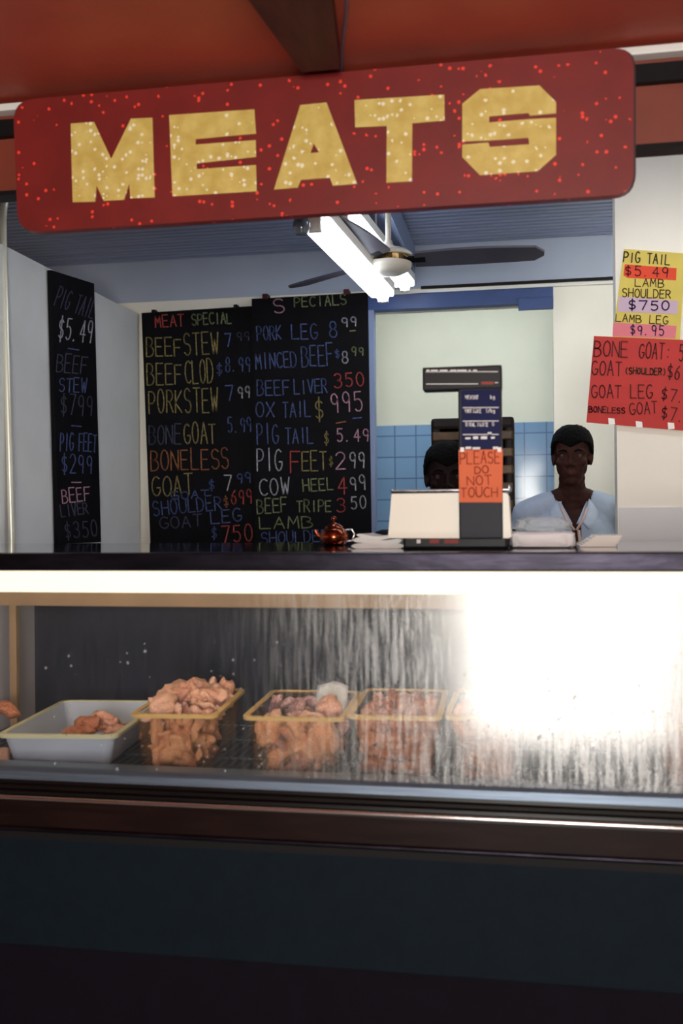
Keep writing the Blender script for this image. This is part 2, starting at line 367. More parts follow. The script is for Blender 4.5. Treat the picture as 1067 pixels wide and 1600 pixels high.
# case glass: clear pane, with condensation in running streaks; its white sheet is also shaped to the window glare
def glass_material():
    m = bpy.data.materials.new('wet_case_glass'); m.use_nodes = True; nt = m.node_tree; nt.nodes.clear(); N = nt.nodes.new; L = nt.links.new
    out = N('ShaderNodeOutputMaterial'); tc = N('ShaderNodeTexCoord'); sp = N('ShaderNodeSeparateXYZ'); L(tc.outputs['Object'], sp.inputs[0])
    def math_(op, a, b=None, c=None):
        n = N('ShaderNodeMath'); n.operation = op
        for i, x in enumerate((a, b, c)):
            if x is None: continue
            if isinstance(x, (int, float)): n.inputs[i].default_value = x
            else: L(x, n.inputs[i])
        return n.outputs[0]
    def sstep(x, lo, hi):
        n = N('ShaderNodeMapRange'); n.interpolation_type = 'SMOOTHSTEP'; L(x, n.inputs[0]); n.inputs[1].default_value = lo; n.inputs[2].default_value = hi
        return n.outputs[0]
    def nz(scale, stretch, det=5):
        mp = N('ShaderNodeMapping'); mp.inputs['Scale'].default_value = stretch; L(tc.outputs['Object'], mp.inputs[0])
        n = N('ShaderNodeTexNoise'); n.inputs['Scale'].default_value = scale; n.inputs['Detail'].default_value = det; L(mp.outputs[0], n.inputs['Vector']); return n.outputs['Fac']
    X, Z = sp.outputs[0], sp.outputs[2]        # object origin: X centre of the pane, Z = foot of the glass
    big = nz(3.0, (1, 1, .8)); streak = nz(105, (1, 1, .08)); fine = nz(300, (1, 1, .5))
    xx = math_('ADD', X, math_('MULTIPLY', math_('SUBTRACT', big, .5), .25))
    heavy = sstep(xx, GX0, GX1)
    zz = math_('ADD', Z, math_('MULTIPLY', math_('SUBTRACT', streak, .5), .22))
    body = sstep(zz, .02, .20)                       # the sheet of fog above, runs below
    st = sstep(math_('ADD', math_('MULTIPLY', streak, .65), math_('MULTIPLY', fine, .35)), .42, .62)
    sheet = math_('MULTIPLY', heavy, math_('MAXIMUM', math_('MULTIPLY', body, .92), math_('MULTIPLY', st, .42)))
    light = math_('MULTIPLY', math_('MULTIPLY', st, sstep(xx, GX0-.48, GX0+.25)), .26)
    base = math_('ADD', math_('MULTIPLY', big, .02), math_('MULTIPLY', st, .008))
    fog = math_('MULTIPLY', math_('MINIMUM', math_('ADD', math_('MAXIMUM', sheet, light), base), .95), math_('SUBTRACT', 1.0, math_('MULTIPLY', sstep(xx, .66, .80), .55)))
    tr = N('ShaderNodeBsdfTransparent'); gl = N('ShaderNodeBsdfGlossy'); gl.inputs['Roughness'].default_value = .13; gl.inputs[0].default_value = (1, 1, 1, 1)
    fr = N('ShaderNodeFresnel'); fr.inputs[0].default_value = 1.5
    m1 = N('ShaderNodeMixShader'); L(fr.outputs[0], m1.inputs[0]); L(tr.outputs[0], m1.inputs[1]); L(gl.outputs[0], m1.inputs[2])
    df = N('ShaderNodeBsdfDiffuse'); df.inputs[0].default_value = (.86, .87, .88, 1)
    tl = N('ShaderNodeBsdfTranslucent'); tl.inputs[0].default_value = (.86, .87, .88, 1)
    g2 = N('ShaderNodeBsdfGlossy'); g2.inputs['Roughness'].default_value = .26; g2.inputs[0].default_value = (1, 1, 1, 1)
    bp = N('ShaderNodeBump'); bp.inputs['Strength'].default_value = .5; bp.inputs['Distance'].default_value = .002; L(math_('ADD', streak, fine), bp.inputs['Height']); L(bp.outputs[0], g2.inputs['Normal'])
    m2 = N('ShaderNodeMixShader'); m2.inputs[0].default_value = .45; L(df.outputs[0], m2.inputs[1]); L(tl.outputs[0], m2.inputs[2])
    m3 = N('ShaderNodeMixShader'); m3.inputs[0].default_value = FOG_GLOSS; L(m2.outputs[0], m3.inputs[1]); L(g2.outputs[0], m3.inputs[2])
    m4 = N('ShaderNodeMixShader'); L(fog, m4.inputs[0]); L(m1.outputs[0], m4.inputs[1]); L(m3.outputs[0], m4.inputs[2])
    L(m4.outputs[0], out.inputs[0])
    return m
GX0, GX1, FOG_GLOSS = .10, .55, .20
glass_m = glass_material()

# ---------------------------------------------------------------- setting
def wall(name, parts, m):
    bm = nb()
    for a, b in parts: box(bm, a, b)
    return struct(name, bm, m)
wall('floor', [((-4, -2.6, -.1), (3, 7, 0))], floor_m)
wall('wall_front', [((-4, -2.6, 0), (-.37, -2.5, 2.7)), ((.84, -2.6, 0), (3, -2.5, 2.7)), ((-.37, -2.6, 0), (.84, -2.5, .6)), ((-.37, -2.6, 2.1), (.84, -2.5, 2.7))], front_wall_m)
fr = nb()
for a, b in [((-.37, -2.56, .6), (-.33, -2.5, 2.1)), ((.80, -2.56, .6), (.84, -2.5, 2.1)), ((-.33, -2.56, .6), (.80, -2.5, .64)), ((-.33, -2.56, 2.06), (.80, -2.5, 2.1))]: box(fr, a, b)
struct('window_1', fr, lamp_white)
wall('wall_left', [((-4.1, -2.6, 0), (-4, 7, 2.9))], white)
wall('wall_right', [((3, -2.6, 0), (3.1, 7, 2.9))], white)
wall('ceiling', [((-4, -2.6, 2.56), (3, 2.62, 2.66))], red_paint)
# corrugated ceiling behind the header
bm = nb(); ny = 46
for i in range(ny):
    y0 = 2.62 + (4.95-2.62)*i/ny; y1 = 2.62 + (4.95-2.62)*(i+.55)/ny; y2 = 2.62 + (4.95-2.62)*(i+1)/ny
    box(bm, (-4, y0, 2.712), (3, y1, 2.80)); box(bm, (-4, y1, 2.724), (3, y2, 2.80))
struct('ceiling_back', bm, ceil_b)
# back wall with the doorway
DX0, DX1, DT = -.74, .146, 2.405
wall('wall_back', [((-4, 4.9, 0), (DX0, 5.0, DT+.10)), ((DX1, 4.9, 0), (3, 5.0, DT+.10)), ((DX0, 4.9, DT), (DX1, 5.0, DT+.10))], white)
wall('wall_back_upper', [((-4, 4.895, DT+.10), (3, 5.0, 2.8))], upper_wall)
bm = nb(); box(bm, (-2.2, 6.3, 1.957), (1.4, 6.4, 2.9)); struct('wall_far', bm, palewall)
bm = nb(); box(bm, (-2.2, 6.285, 0), (1.4, 6.4, 1.957)); struct('wall_far_tiled', bm, tile_m)
wall('wall_side', [((-2.3, 5.0, 0), (-2.2, 6.4, 2.9)), ((1.4, 5.0, 0), (1.5, 6.4, 2.9))], palewall)
wall('ceiling_far', [((-2.3, 4.95, 2.8), (1.5, 6.4, 2.9))], white)
d = bpy.data.objects.new('door_1', None); COL.objects.link(d); d.location = ((DX0+DX1)/2, 4.9, 0); d['kind'] = 'structure'; ORIG['door_1'] = Vector(d.location)
bm = nb(); box(bm, (DX0-.03, 4.87, DT-.005), (DX1, 4.93, DT+.07), .004); obj('door_lintel', bm, blue_paint, d)
bm = nb(); box(bm, (DX0-.012, 4.87, 0), (DX0+.018, 4.93, DT), .003); obj('door_jamb', bm, greyblue_paint, d)
bm = nb(); box(bm, (DX1-.165, 4.85, DT-.038), (DX1, 4.875, DT+.02), .004); obj('door_closer', bm, blue_paint, d)
bm = nb(); box(bm, (DX0+.25, 4.885, DT+.095), (.62, 4.9, DT+.108)); struct('trim_1', bm, near_black)
bm = nb(); box(bm, (DX0+.20, 4.885, DT+.075), (.62, 4.9, DT+.088)); struct('trim_2', bm, lamp_white)
# ceiling beam and stub pilaster behind the fan
bx = Plane((0, 4.88, 0), (0, -1, 0)); xa = bx.at(612, 420).x; xb = bx.at(648, 420).x
bm = nb(); box(bm, (xa, 2.75, 2.60), (xb, 4.9, 2.712)); box(bm, (xa, 4.80, DT+.115), (xb, 4.9, 2.62)); struct('trim_3', bm, greyblue_paint)
# partitions
LP = Plane((-1.94, 0, 0), (1, 0, 0))
bm = nb(); box(bm, (-2.0, 2.75, 0), (-1.94, 4.83, 2.43)); struct('wall_partition_left', bm, greywhite)
bm = nb(); xe = YP(3.75).at(963, 600).x
box(bm, (xe, 3.75, 0), (3, 3.85, 2.7)); struct('wall_partition_right', bm, white)
bm = nb(); box(bm, (xe+.004, 3.744, 0), (3, 3.75, YP(3.74).at(1010, 793).z)); struct('baseboard_right', bm, greywhite)
# red header over the counter
bm = nb(); box(bm, (-4, 2.60, 2.31), (3, 2.65, 2.71)); struct('trim_4', bm, red_fascia)
bm = nb(); box(bm, (-4, 2.592, 2.302), (3, 2.655, 2.314)); struct('trim_5', bm, near_black)
bm = nb(); box(bm, (-4, 2.575, 2.462), (3, 2.60, 2.508)); struct('trim_6', bm, near_black)
bm = nb(); box(bm, (-4, 2.56, 2.526), (3, 2.60, 2.546), .003); struct('trim_7', bm, lamp_white)
# tapered ceiling bracket
bm = nb(); zz = ZP(2.50)
q = [zz.at(471, 113), zz.at(531, 108), zz.at(517, -5), zz.at(384, -5)]
ext = lambda a, b, k: b + (b-a)*k
q2 = [q[0], q[1], ext(q[1], q[2], 1.2), ext(q[0], q[3], 1.2)]
prism(bm, q2, (0, 0, .06)); struct('trim_8', bm, dark_brown)
bm = nb(); zc = ZP(2.555); tube(bm, [zc.at(543, -40), zc.at(541, 20), zc.at(536, 60), zc.at(533, 112)], .004, 8); struct('trim_9', bm, mat('grey_cable', (110, 90, 110), .6))

# bent metal pole at the near end of the white partition
PP = YP(3.5)
bm = nb(); pts = [PP.at(26, 301), PP.at(16, 303), PP.at(9, 311), PP.at(6, 326), PP.at(5, 345), PP.at(6, 405), PP.at(12, 620), PP.at(19, 862)]
pts.append(Vector((pts[-1].x+.03, 3.5, 0)))
tube(bm, pts, .013, 12)
tag(smoothed(obj('metal_pole', bm, mat('pale_pole', (226, 226, 210), .3, .3))), 'tall pale metal pole with a bent top beside the white partition', 'pole')
# ---------------------------------------------------------------- MEATS sign
SP = YP(2.50)
sg = thing('hanging_sign', 'long red board with large gold capital letters hung over the counter', 'sign', (-.54, 2.5, 2.165))
cor = rounded([(20, 157), (990, 73), (990, 303), (28, 364)], 34)
o = obj('sign_board', slab(nb(), cor, SP, .03), sign_red, sg)
cor2 = rounded([(20, 157), (993, 73), (993.5, 306), (30, 367)], 36)
obj('sign_backing', slab(nb(), cor2, SP, .012, -.03), sign_edge, sg)
z1 = lambda L: [(x*.5061, y*.5063) for x, y in L]
z2 = lambda L: [(500+x*.5314, y*.5314) for x, y in L]
LET = [
 (z1([(218,381),(290,376),(343,490),(404,366),(470,363),(477,609),(402,612),(399,566),(382,616),(320,620),(298,572),(293,622),(224,624)]), []),
 (z1([(522,355),(785,337),(790,412),(604,429),(603,446),(789,432),(790,484),(607,504),(607,522),(790,509),(792,590),(532,606)]), []),
 ([(469,164),(510,160),(558,287),(520,290),(515,277.5),(470,281),(465,293),(428,296)], [[(490,224),(498,238),(485,239)]]),
 (z2([(101,294),(365,278),(366,354),(271,362),(270,533),(195,537),(196,370),(103,374)]), []),
 (z2([(470,262),(645,251),(694,300),(694,333),(617,340),(612,332),(497,342),(497,360),(617,350),(694,346),(694,455),(640,503),(470,515),(418,462),(418,425),(495,419),(499,432),(615,424),(613,405),(496,413),(418,416),(418,305)]), [])]
for poly, holes in LET:
    obj('letter', slab(nb(), poly, SP, .004, .004, holes), gold, sg)
for px in (180, 840):
    p = SP.at(px, 200, -.04); bm = nb(); box(bm, (p.x-.02, 2.541, p.z-.05), (p.x+.02, 2.60, p.z+.05)); obj('bracket', bm, near_black, sg)

# ---------------------------------------------------------------- fluorescent lamps
def batten(name, label, a, b, ztop, group, lit=None):
    lit = lit or lamp_on
    a, b = Vector(a), Vector(b); t = thing(name, label, 'lamp', tuple((a+b)/2), group)
    d = (b-a).normalized(); sd = Vector((0, 0, 1)).cross(d).normalized(); up = Vector((0, 0, 1)); L = (b-a).length
    mt = Matrix((sd, d, up)).transposed().to_4x4(); mt.translation = (a+b)/2
    def loc(bm, parts, bev=.004):
        t2 = nb()
        for p, q in parts: box(t2, p, q, bev)
        merge(bm, t2, mt); return bm
    obj('lamp_housing', loc(nb(), [((-.046, -L/2, .016), (.046, L/2, .055))]), lamp_white, t)
    bm = nb(); t2 = nb(); tube(t2, [(0, -L/2+.02, -.006), (0, L/2-.02, -.006)], .024, 14); merge(bm, t2, mt); obj('lamp_tube', bm, lit, t)
    obj('lamp_diffuser', loc(nb(), [((-.049, -L/2+.03, -.012), (.049, L/2-.03, .018))], .010), lit, t)
    for s in (-1, 1): obj('end_cap', loc(nb(), [((-.022, s*(L/2-.02)-.012, -.03), (.022, s*(L/2-.02)+.012, .03))]), lamp_white, t)
    for s in (-1, 1):
        p = mt @ Vector((0, s*L*.36, .05)); bm = nb(); tube(bm, [p, (p.x, p.y, ztop)], .004, 8); obj('hanger_rod', bm, fan_body, t)
    return t
lz = ZP(2.30); l2 = ZP(2.49)
batten('fluorescent_lamp', 'lit white fluorescent lamp hanging lower, in front of the ceiling fan hub', lz.at(489, 345), lz.at(600, 463), 2.715, 'fluorescent lamps')
batten('fluorescent_lamp', 'lit white fluorescent lamp higher up, passing behind the ceiling fan hub', l2.at(533, 330), l2.at(634, 447), 2.715, 'fluorescent lamps')
batten('fluorescent_lamp', 'added unseen fluorescent lamp close behind the red header before the price signs', (-.15, 3.05, 2.62), (1.05, 3.05, 2.62), 2.715, 'fluorescent lamps', added_lamp_mid)  # unseen lamp, added to light the partition, boards and worktop
batten('fluorescent_lamp', 'added unseen fluorescent lamp in the tiled room past the doorway', (-.9, 5.5, 2.70), (.4, 5.5, 2.70), 2.80, 'fluorescent lamps', mat('added_far_tube', (240, 248, 250), .4, emit=16))  # unseen lamp, added so the room past the doorway is bright
batten('fluorescent_lamp', 'added unseen fluorescent lamp on the far side of the partition with the price signs', (.52, 4.35, 2.62), (1.6, 4.35, 2.62), 2.715, 'fluorescent lamps', added_lamp_bright)  # unseen lamp, added to brighten the back wall beside the doorway
lb = thing('light_bulb', 'unlit grey glass bulb beside the end of the lower fluorescent lamp', 'light bulb', tuple(ZP(2.27).at(471, 352)))
c = ORIG['light_bulb']
bm = nb(); lathe(bm, [(.002, -.032), (.018, -.027), (.027, -.008), (.026, .008), (.016, .026), (.012, .034)], c, 24); smoothed(obj('bulb_glass', bm, bulb_m, lb))
bm = nb(); lathe(bm, [(.014, .034), (.016, .036), (.016, .062), (.010, .068)], c, 20); smoothed(obj('bulb_socket', bm, near_black, lb))
bm = nb(); tube(bm, [(c.x, c.y, c.z+.06), (c.x, c.y, 2.715)], .003, 8); obj('bulb_cord', bm, near_black, lb)

# ---------------------------------------------------------------- ceiling fan
H = Vector((-.498, 3.749, 2.355))
fan = thing('ceiling_fan', 'cream three bladed ceiling fan on a short rod under the blue grey ceiling', 'fan', (H.x, H.y, 2.30))
bm = nb(); lathe(bm, [(.03, -.052), (.055, -.05), (.082, -.036), (.088, -.022), (.088, -.012), (.080, -.010)], H, 40); smoothed(obj('hub_bottom', bm, fan_body, fan))
bm = nb(); lathe(bm, [(.079, -.0105), (.079, .012)], H, 40); o = obj('hub_band', bm, mat('fan_band_brass', (120, 96, 60), .25, 1.0, var=.5, scale=30), fan)
bm = nb(); lathe(bm, [(.080, .0115), (.090, .013), (.090, .024), (.074, .036), (.035, .044), (.018, .06), (.014, .075)], H, 40); smoothed(obj('hub_top', bm, fan_body, fan))
bm = nb(); tube(bm, [H+Vector((0, 0, .05)), (H.x, H.y, 2.715)], .011, 14); smoothed(obj('down_rod', bm, fan_body, fan))
bm = nb(); lathe(bm, [(.02, 2.655), (.045, 2.68), (.05, 2.715)], (H.x, H.y, 0), 24); smoothed(obj('ceiling_cup', bm, fan_body, fan))
for ang, pitch in ((2, -17), (142, -15), (256, 13)):
    a = math.radians(ang); bm = nb(); n = 14
    top = []; prof = []
    for k in range(n+1):
        u = k/n; r = .10+.48*u; w = .048 + .010*math.sin(u*3.0) if u < .93 else .055*(1-((u-.93)/.07)**2*.75)
        tilt = math.radians(pitch)*(1-.25*u); dz = .014*u - .012*u*u
        prof.append([Vector((r, s*w*math.cos(tilt), dz + s*w*math.sin(tilt) + z)) for z in (.004, -.004) for s in (-1, 1)])
    rot = Matrix.Rotation(a, 4, 'Z'); rg = [[bm.verts.new(H + rot @ p) for p in (q[0], q[1], q[3], q[2])] for q in prof]
    for p, q in zip(rg, rg[1:]):
        for k in range(4): bm.faces.new((p[k], p[(k+1) % 4], q[(k+1) % 4], q[k]))
    bm.faces.new(rg[0][::-1]); bm.faces.new(rg[-1])
    b = smoothed(obj('fan_blade', bm, fan_blade_m, fan))
    bm = nb(); t2 = nb(); box(t2, (.07, -.018, -.004), (.14, .018, .0045), .002); bmesh.ops.rotate(t2, verts=t2.verts, cent=(0, 0, 0), matrix=Matrix.Rotation(math.radians(pitch), 3, 'X'))
    bmesh.ops.transform(t2, matrix=Matrix.Translation(H) @ rot, verts=t2.verts); merge(bm, t2); obj('blade_arm', bm, near_black, b)

# ---------------------------------------------------------------- blackboards
def board(label, px, plane, holes=()):
    lo = min(plane.at(x, y).z for x, y in px); c = plane.at(*px[0])
    t = thing('blackboard', label, 'blackboard', (plane.at((px[0][0]+px[1][0])/2, px[0][1]).x, plane.at(*px[0]).y, lo), 'chalk price boards')
    obj('board_panel', slab(nb(), px, plane, .018), board_m, t)
    return t
B1P = Plane((-1.918, 0, 0), (1, 0, 0))
b1 = board('tall narrow blackboard with chalk prices on the white side partition', [(80, 422), (147, 443), (158, 847), (91, 850)], B1P)
lt = lambda s, x0, y0, x1, y1, cap, m, b, P, w=1.9, **k: letter('chalk_lettering', s, x0, y0, x1, y1, cap, P, m, b, w, **k)
for s, x0, y0, x1, y1, cap, m in [('PIG TAIL', 84, 478, 146, 498, 30, chalk_dim), ('$5.49', 90, 530, 146, 536, 34, chalk_w), ('-', 104, 548, 132, 552, 8, chalk_b),
        ('BEEF', 88, 580, 138, 585, 28, chalk_dim), ('STEW', 92, 612, 138, 614, 22, chalk_b), ('$799', 94, 648, 148, 650, 30, chalk_dim), ('-', 110, 668, 136, 670, 6, chalk_b),
        ('PIG FEET', 94, 704, 152, 706, 28, chalk_b), ('$299', 96, 740, 148, 740, 28, chalk_b), ('-', 110, 757, 134, 757, 6, chalk_k),
        ('BEEF', 98, 786, 144, 782, 22, chalk_k), ('LIVER', 96, 808, 140, 802, 18, chalk_dim), ('$350', 102, 842, 156, 838, 26, chalk_dim)]:
    lt(s, x0, y0, x1, y1, cap, m, b1, B1P, 1.8)
B2P = YP(4.865); B3P = YP(4.845)
b2 = board('wide blackboard headed MEAT SPECIAL hanging in the corner', [(221, 489), (396, 478), (399, 905), (237, 905)], B2P)
for s, x0, y0, x1, y1, cap, m in [('MEAT', 243, 512, 290, 509, 18, chalk_r), ('SPECIAL', 300, 508, 364, 505, 17, chalk_g), ('BEEF', 229, 557, 287, 556, 28, chalk_y), ('STEW', 288, 556, 345, 553, 34, chalk_y), ('7', 352, 542, 366, 541, 20, chalk_b), ('99', 370, 533, 394, 531, 13, chalk_dim),
        ('BEEF', 230, 601, 288, 600, 32, chalk_y), ('CLOD', 290, 600, 336, 598, 36, chalk_y), ('$', 338, 586, 350, 586, 18, chalk_b), ('8.99', 352, 581, 394, 580, 22, chalk_b),
        ('PORK', 233, 646, 288, 645, 36, chalk_y), ('STEW', 289, 645, 344, 643, 38, chalk_y), ('7', 353, 626, 370, 625, 22, chalk_b), ('99', 372, 622, 394, 621, 17, chalk_w),
        ('BONE', 233, 694, 286, 694, 30, chalk_dim), ('GOAT', 288, 694, 340, 692, 32, chalk_y), ('5.99', 356, 676, 396, 674, 22, chalk_b),
        ('BONELESS', 236, 736, 362, 732, 32, chalk_o), ('GOAT', 238, 776, 306, 773, 32, chalk_y), ('$', 326, 766, 338, 766, 16, chalk_b), ('7', 350, 766, 366, 766, 24, chalk_w), ('99', 370, 755, 396, 754, 15, chalk_b),
        ('GOAT', 268, 780, 330, 778, 12, chalk_b), ('SHOULDER', 240, 806, 350, 796, 22, chalk_b), ('$', 350, 792, 360, 791, 16, chalk_o), ('699', 361, 788, 398, 786, 21, chalk_r),
        ('GOAT', 250, 826, 320, 822, 18, chalk_dim), ('LEG', 330, 818, 382, 814, 20, chalk_b), ('$', 330, 842, 342, 842, 18, chalk_b), ('750', 346, 848, 400, 845, 26, chalk_r), ('FILET', 240, 874, 330, 872, 18, chalk_dim)]:
    lt(s, x0, y0, x1, y1, cap, m, b2, B2P)
b3 = board('tall blackboard headed SPECIALS with red and white prices beside the doorway', [(393, 467), (574, 457), (581, 905), (400, 905)], B3P)
for s, x0, y0, x1, y1, cap, m in [('S', 428, 489, 452, 487, 22, chalk_k), ('PECIALS', 460, 480, 544, 476, 16, chalk_g), ('PORK', 402, 532, 442, 530, 22, chalk_b), ('LEG', 456, 530, 500, 529, 24, chalk_b), ('8', 514, 527, 532, 526, 26, chalk_b), ('99', 534, 511, 562, 509, 14, chalk_w), ('-', 546, 520, 560, 519, 6, chalk_y),
        ('MINCED', 400, 577, 466, 573, 24, chalk_b), ('BEEF', 472, 573, 524, 571, 34, chalk_b), ('$', 524, 560, 534, 559, 13, chalk_b), ('8', 534, 568, 548, 567, 20, chalk_w), ('99', 549, 556, 572, 555, 13, chalk_g),
        ('BEEF', 402, 618, 456, 616, 24, chalk_b), ('LIVER', 460, 616, 514, 613, 22, chalk_b), ('350', 522, 606, 574, 602, 22, chalk_r),
        ('OX', 400, 652, 432, 652, 22, chalk_b), ('TAIL', 442, 652, 488, 651, 24, chalk_b), ('$', 492, 658, 512, 657, 32, chalk_y), ('995', 518, 646, 572, 641, 30, chalk_k), ('-', 524, 664, 548, 660, 5, chalk_o), ('-', 550, 656, 572, 654, 4, chalk_b),
        ('PIG', 402, 694, 438, 693, 30, chalk_b), ('TAIL', 446, 693, 492, 692, 24, chalk_b), ('$', 506, 694, 516, 694, 18, chalk_y), ('5.49', 526, 690, 580, 689, 20, chalk_k),
        ('PIG', 402, 736, 444, 735, 34, chalk_w), ('F', 454, 738, 474, 738, 32, chalk_r), ('EET', 472, 736, 514, 735, 30, chalk_y), ('$', 514, 728, 522, 728, 14, chalk_y), ('2', 524, 733, 546, 732, 28, chalk_k), ('99', 546, 731, 574, 730, 26, chalk_w),
        ('COW', 406, 774, 456, 772, 26, chalk_w), ('HEEL', 474, 768, 524, 765, 18, chalk_g), ('4', 528, 772, 548, 771, 26, chalk_r), ('99', 548, 767, 576, 764, 22, chalk_w),
        ('BEEF', 402, 802, 452, 800, 22, chalk_g), ('TRIPE', 464, 800, 520, 799, 18, chalk_g), ('3', 526, 800, 546, 799, 22, chalk_r), ('50', 548, 795, 576, 794, 20, chalk_w),
        ('LAMB', 406, 826, 494, 824, 18, chalk_g), ('SHOULDER', 408, 850, 516, 846, 18, chalk_b)]:
    lt(s, x0, y0, x1, y1, cap, m, b3, B3P)
for px, py in ((414, 464), (541, 457)):
    p = B3P.at(px, py, .004); bm = nb(); box(bm, (p.x-.014, p.y-.006, p.z-.010), (p.x+.014, 4.897, p.z+.016), .004); obj('clip', bm, dark_brown, b3)
for px, py in ((240, 487), (368, 479)):
    p = B2P.at(px, py, .004); bm = nb(); box(bm, (p.x-.010, p.y-.006, p.z-.008), (p.x+.010, 4.897, p.z+.010), .003); obj('clip', bm, near_black, b2)

# ---------------------------------------------------------------- paper price signs on the white partition
P1 = YP(3.742); P2 = YP(3.735)
ys = thing('price_sign', 'yellow paper price sign with red, lilac and pink price strips', 'sign', tuple(P1.at(1010, 528)))
obj('paper_sheet', slab(nb(), [(975, 389), (1071, 396), (1062, 532), (957, 526)], P1, .0015), paper_y, ys)
st = lambda px, m: obj('price_strip', slab(nb(), px, P1, .0008, .0012), m, ys)
st([(976, 413), (1057, 419), (1056, 438), (980, 434), (974, 430)], paper_or); st([(967, 463), (1059, 470), (1058, 491), (965, 487)], paper_l); st([(958, 504), (1057, 509), (1055, 529), (957, 525)], paper_p)
pl = lambda s, x0, y0, x1, y1, cap, m, par, P, w: letter('ink_lettering', s, x0, y0, x1, y1, cap, P, m, par, w, off=.0032)
pl('PIG TAIL', 974, 409, 1048, 414, 16, ink, ys, P1, 2.0); pl('$5.49', 976, 430, 1048, 434, 15, ink_r, ys, P1, 1.8); pl('LAMB', 992, 447, 1040, 449, 12, ink, ys, P1, 1.5)
pl('SHOULDER', 972, 464, 1050, 466, 13, ink, ys, P1, 1.6); pl('$750', 981, 484, 1050, 485, 15, ink_p, ys, P1, 2.2); pl('LAMB LEG', 962, 502, 1046, 507, 12, ink, ys, P1, 1.5); pl('$9.95', 984, 522, 1040, 525, 15, ink_p, ys, P1, 1.8)
rs = thing('price_sign', 'large red paper price sign taped below the yellow one, past the edge of the partition', 'sign', tuple(P2.at(1000, 668)))
obj('paper_sheet', slab(nb(), [(928, 525), (1110, 533), (1104, 676), (916, 660)], P2, .0015), paper_r, rs)
pl('BONE', 928, 556, 984, 559, 25, ink_r, rs, P2, 2.0); pl('GOAT: 5', 998, 559, 1070, 565, 24, ink_r, rs, P2, 2.0)
pl('GOAT', 924, 586, 974, 588, 22, ink_r, rs, P2, 2.0); pl('(SHOULDER)', 976, 584, 1042, 586, 10, ink, rs, P2, 1.8); pl('$6', 1042, 591, 1064, 593, 21, ink_r, rs, P2, 2.0)
pl('GOAT LEG', 924, 622, 1022, 622, 20, ink_r, rs, P2, 2.0); pl('$7.', 1032, 624, 1072, 630, 20, ink_r, rs, P2, 2.0)
pl('BONELESS', 920, 644, 978, 646, 9, ink_r, rs, P2, 1.8); pl('GOAT', 984, 648, 1030, 646, 18, ink_r, rs, P2, 1.8); pl('$7.', 1032, 654, 1072, 660, 20, ink_r, rs, P2, 2.0)
for x, y in ((955, 660), (998, 665), (1048, 667)): obj('tape', slab(nb(), [(x-5, y-7), (x+5, y-6), (x+6, y+3), (x-4, y+4)], P2, .0006, .0016), tape, rs)

# ---------------------------------------------------------------- tall slatted rack behind the scale
rk = thing('slatted_rack', 'tall dark brown rack with dull gold slats standing behind the scale', 'rack', (-.21, 4.2, 0))
a, b = YP(4.2).at(673, 655), YP(4.2).at(803, 652); zt = a.z
for x in (a.x, b.x-.04): obj('side_post', box(nb(), (x, 4.2, 0), (x+.04, 4.4, zt-.01), .012), rack_brown, rk)
obj('top_rail', box(nb(), (a.x, 4.195, zt-.045), (b.x, 4.4, zt+.003), .014), rack_brown, rk)
obj('back_panel', box(nb(), (a.x+.02, 4.36, .05), (b.x-.02, 4.38, zt-.02)), rack_brown, rk)
z = zt-.055; k = 0
while z > .2:
    obj('slat', box(nb(), (a.x+.006, 4.192, z-.038), (b.x-.006, 4.215, z), .006), rack_gold, rk); z -= .072; k += 1
# ---------------------------------------------------------------- display case
XL, XR = -2.05, 1.3
case = thing('display_case', 'long glass fronted refrigerated meat case with dark wood trim and a dark teal front', 'display case', (-.4, 2.3, 0))
cb = lambda name, y0, y1, z0, z1, m, bev=0.0, x0=XL, x1=XR: obj(name, box(nb(), (x0, y0, z0), (x1, y1, z1), bev), m, case)
cb('kick_panel', 2.33, 2.36, 0.0, .335, kick_m)
cb('front_panel', 2.285, 2.36, .33, .60, teal, .004)
cb('gap_shade_strip', 2.275, 2.36, .598, .624, near_black)  # solid strip; the shade of a gap is put into its near-black colour
cb('wood_panel', 2.262, 2.36, .622, .700, wood, .006)
bm = nb(); tube(bm, [(XL, 2.262, .627), (XR, 2.262, .627)], .0065, 14); smoothed(obj('chrome_strip', bm, rail_m, case))
bm = nb(); tube(bm, [(XL, 2.256, .7045), (XR, 2.256, .7045)], .0055, 14); smoothed(obj('chrome_strip', bm, chrome, case))
bm = nb()
prism(bm, [(XL, y, z) for y, z in [(2.36, .708), (2.262, .708), (2.258, .712), (2.259, .720), (2.266, .7225), (2.262, .725), (2.262, .733), (2.268, .7355), (2.266, .738), (2.268, .745), (2.36, .745)]], (XR-XL, 0, 0))
smoothed(obj('wood_moulding', bm, wood_dk, case))
bm = nb()
prism(bm, [(XL, y, z) for y, z in [(2.40, .70), (2.40, .758), (2.325, .766), (2.300, .772), (2.285, .770), (2.272, .764), (2.268, .746), (2.36, .745), (2.36, .70)]], (XR-XL, 0, 0))
smoothed(obj('steel_sill', bm, steel, case))
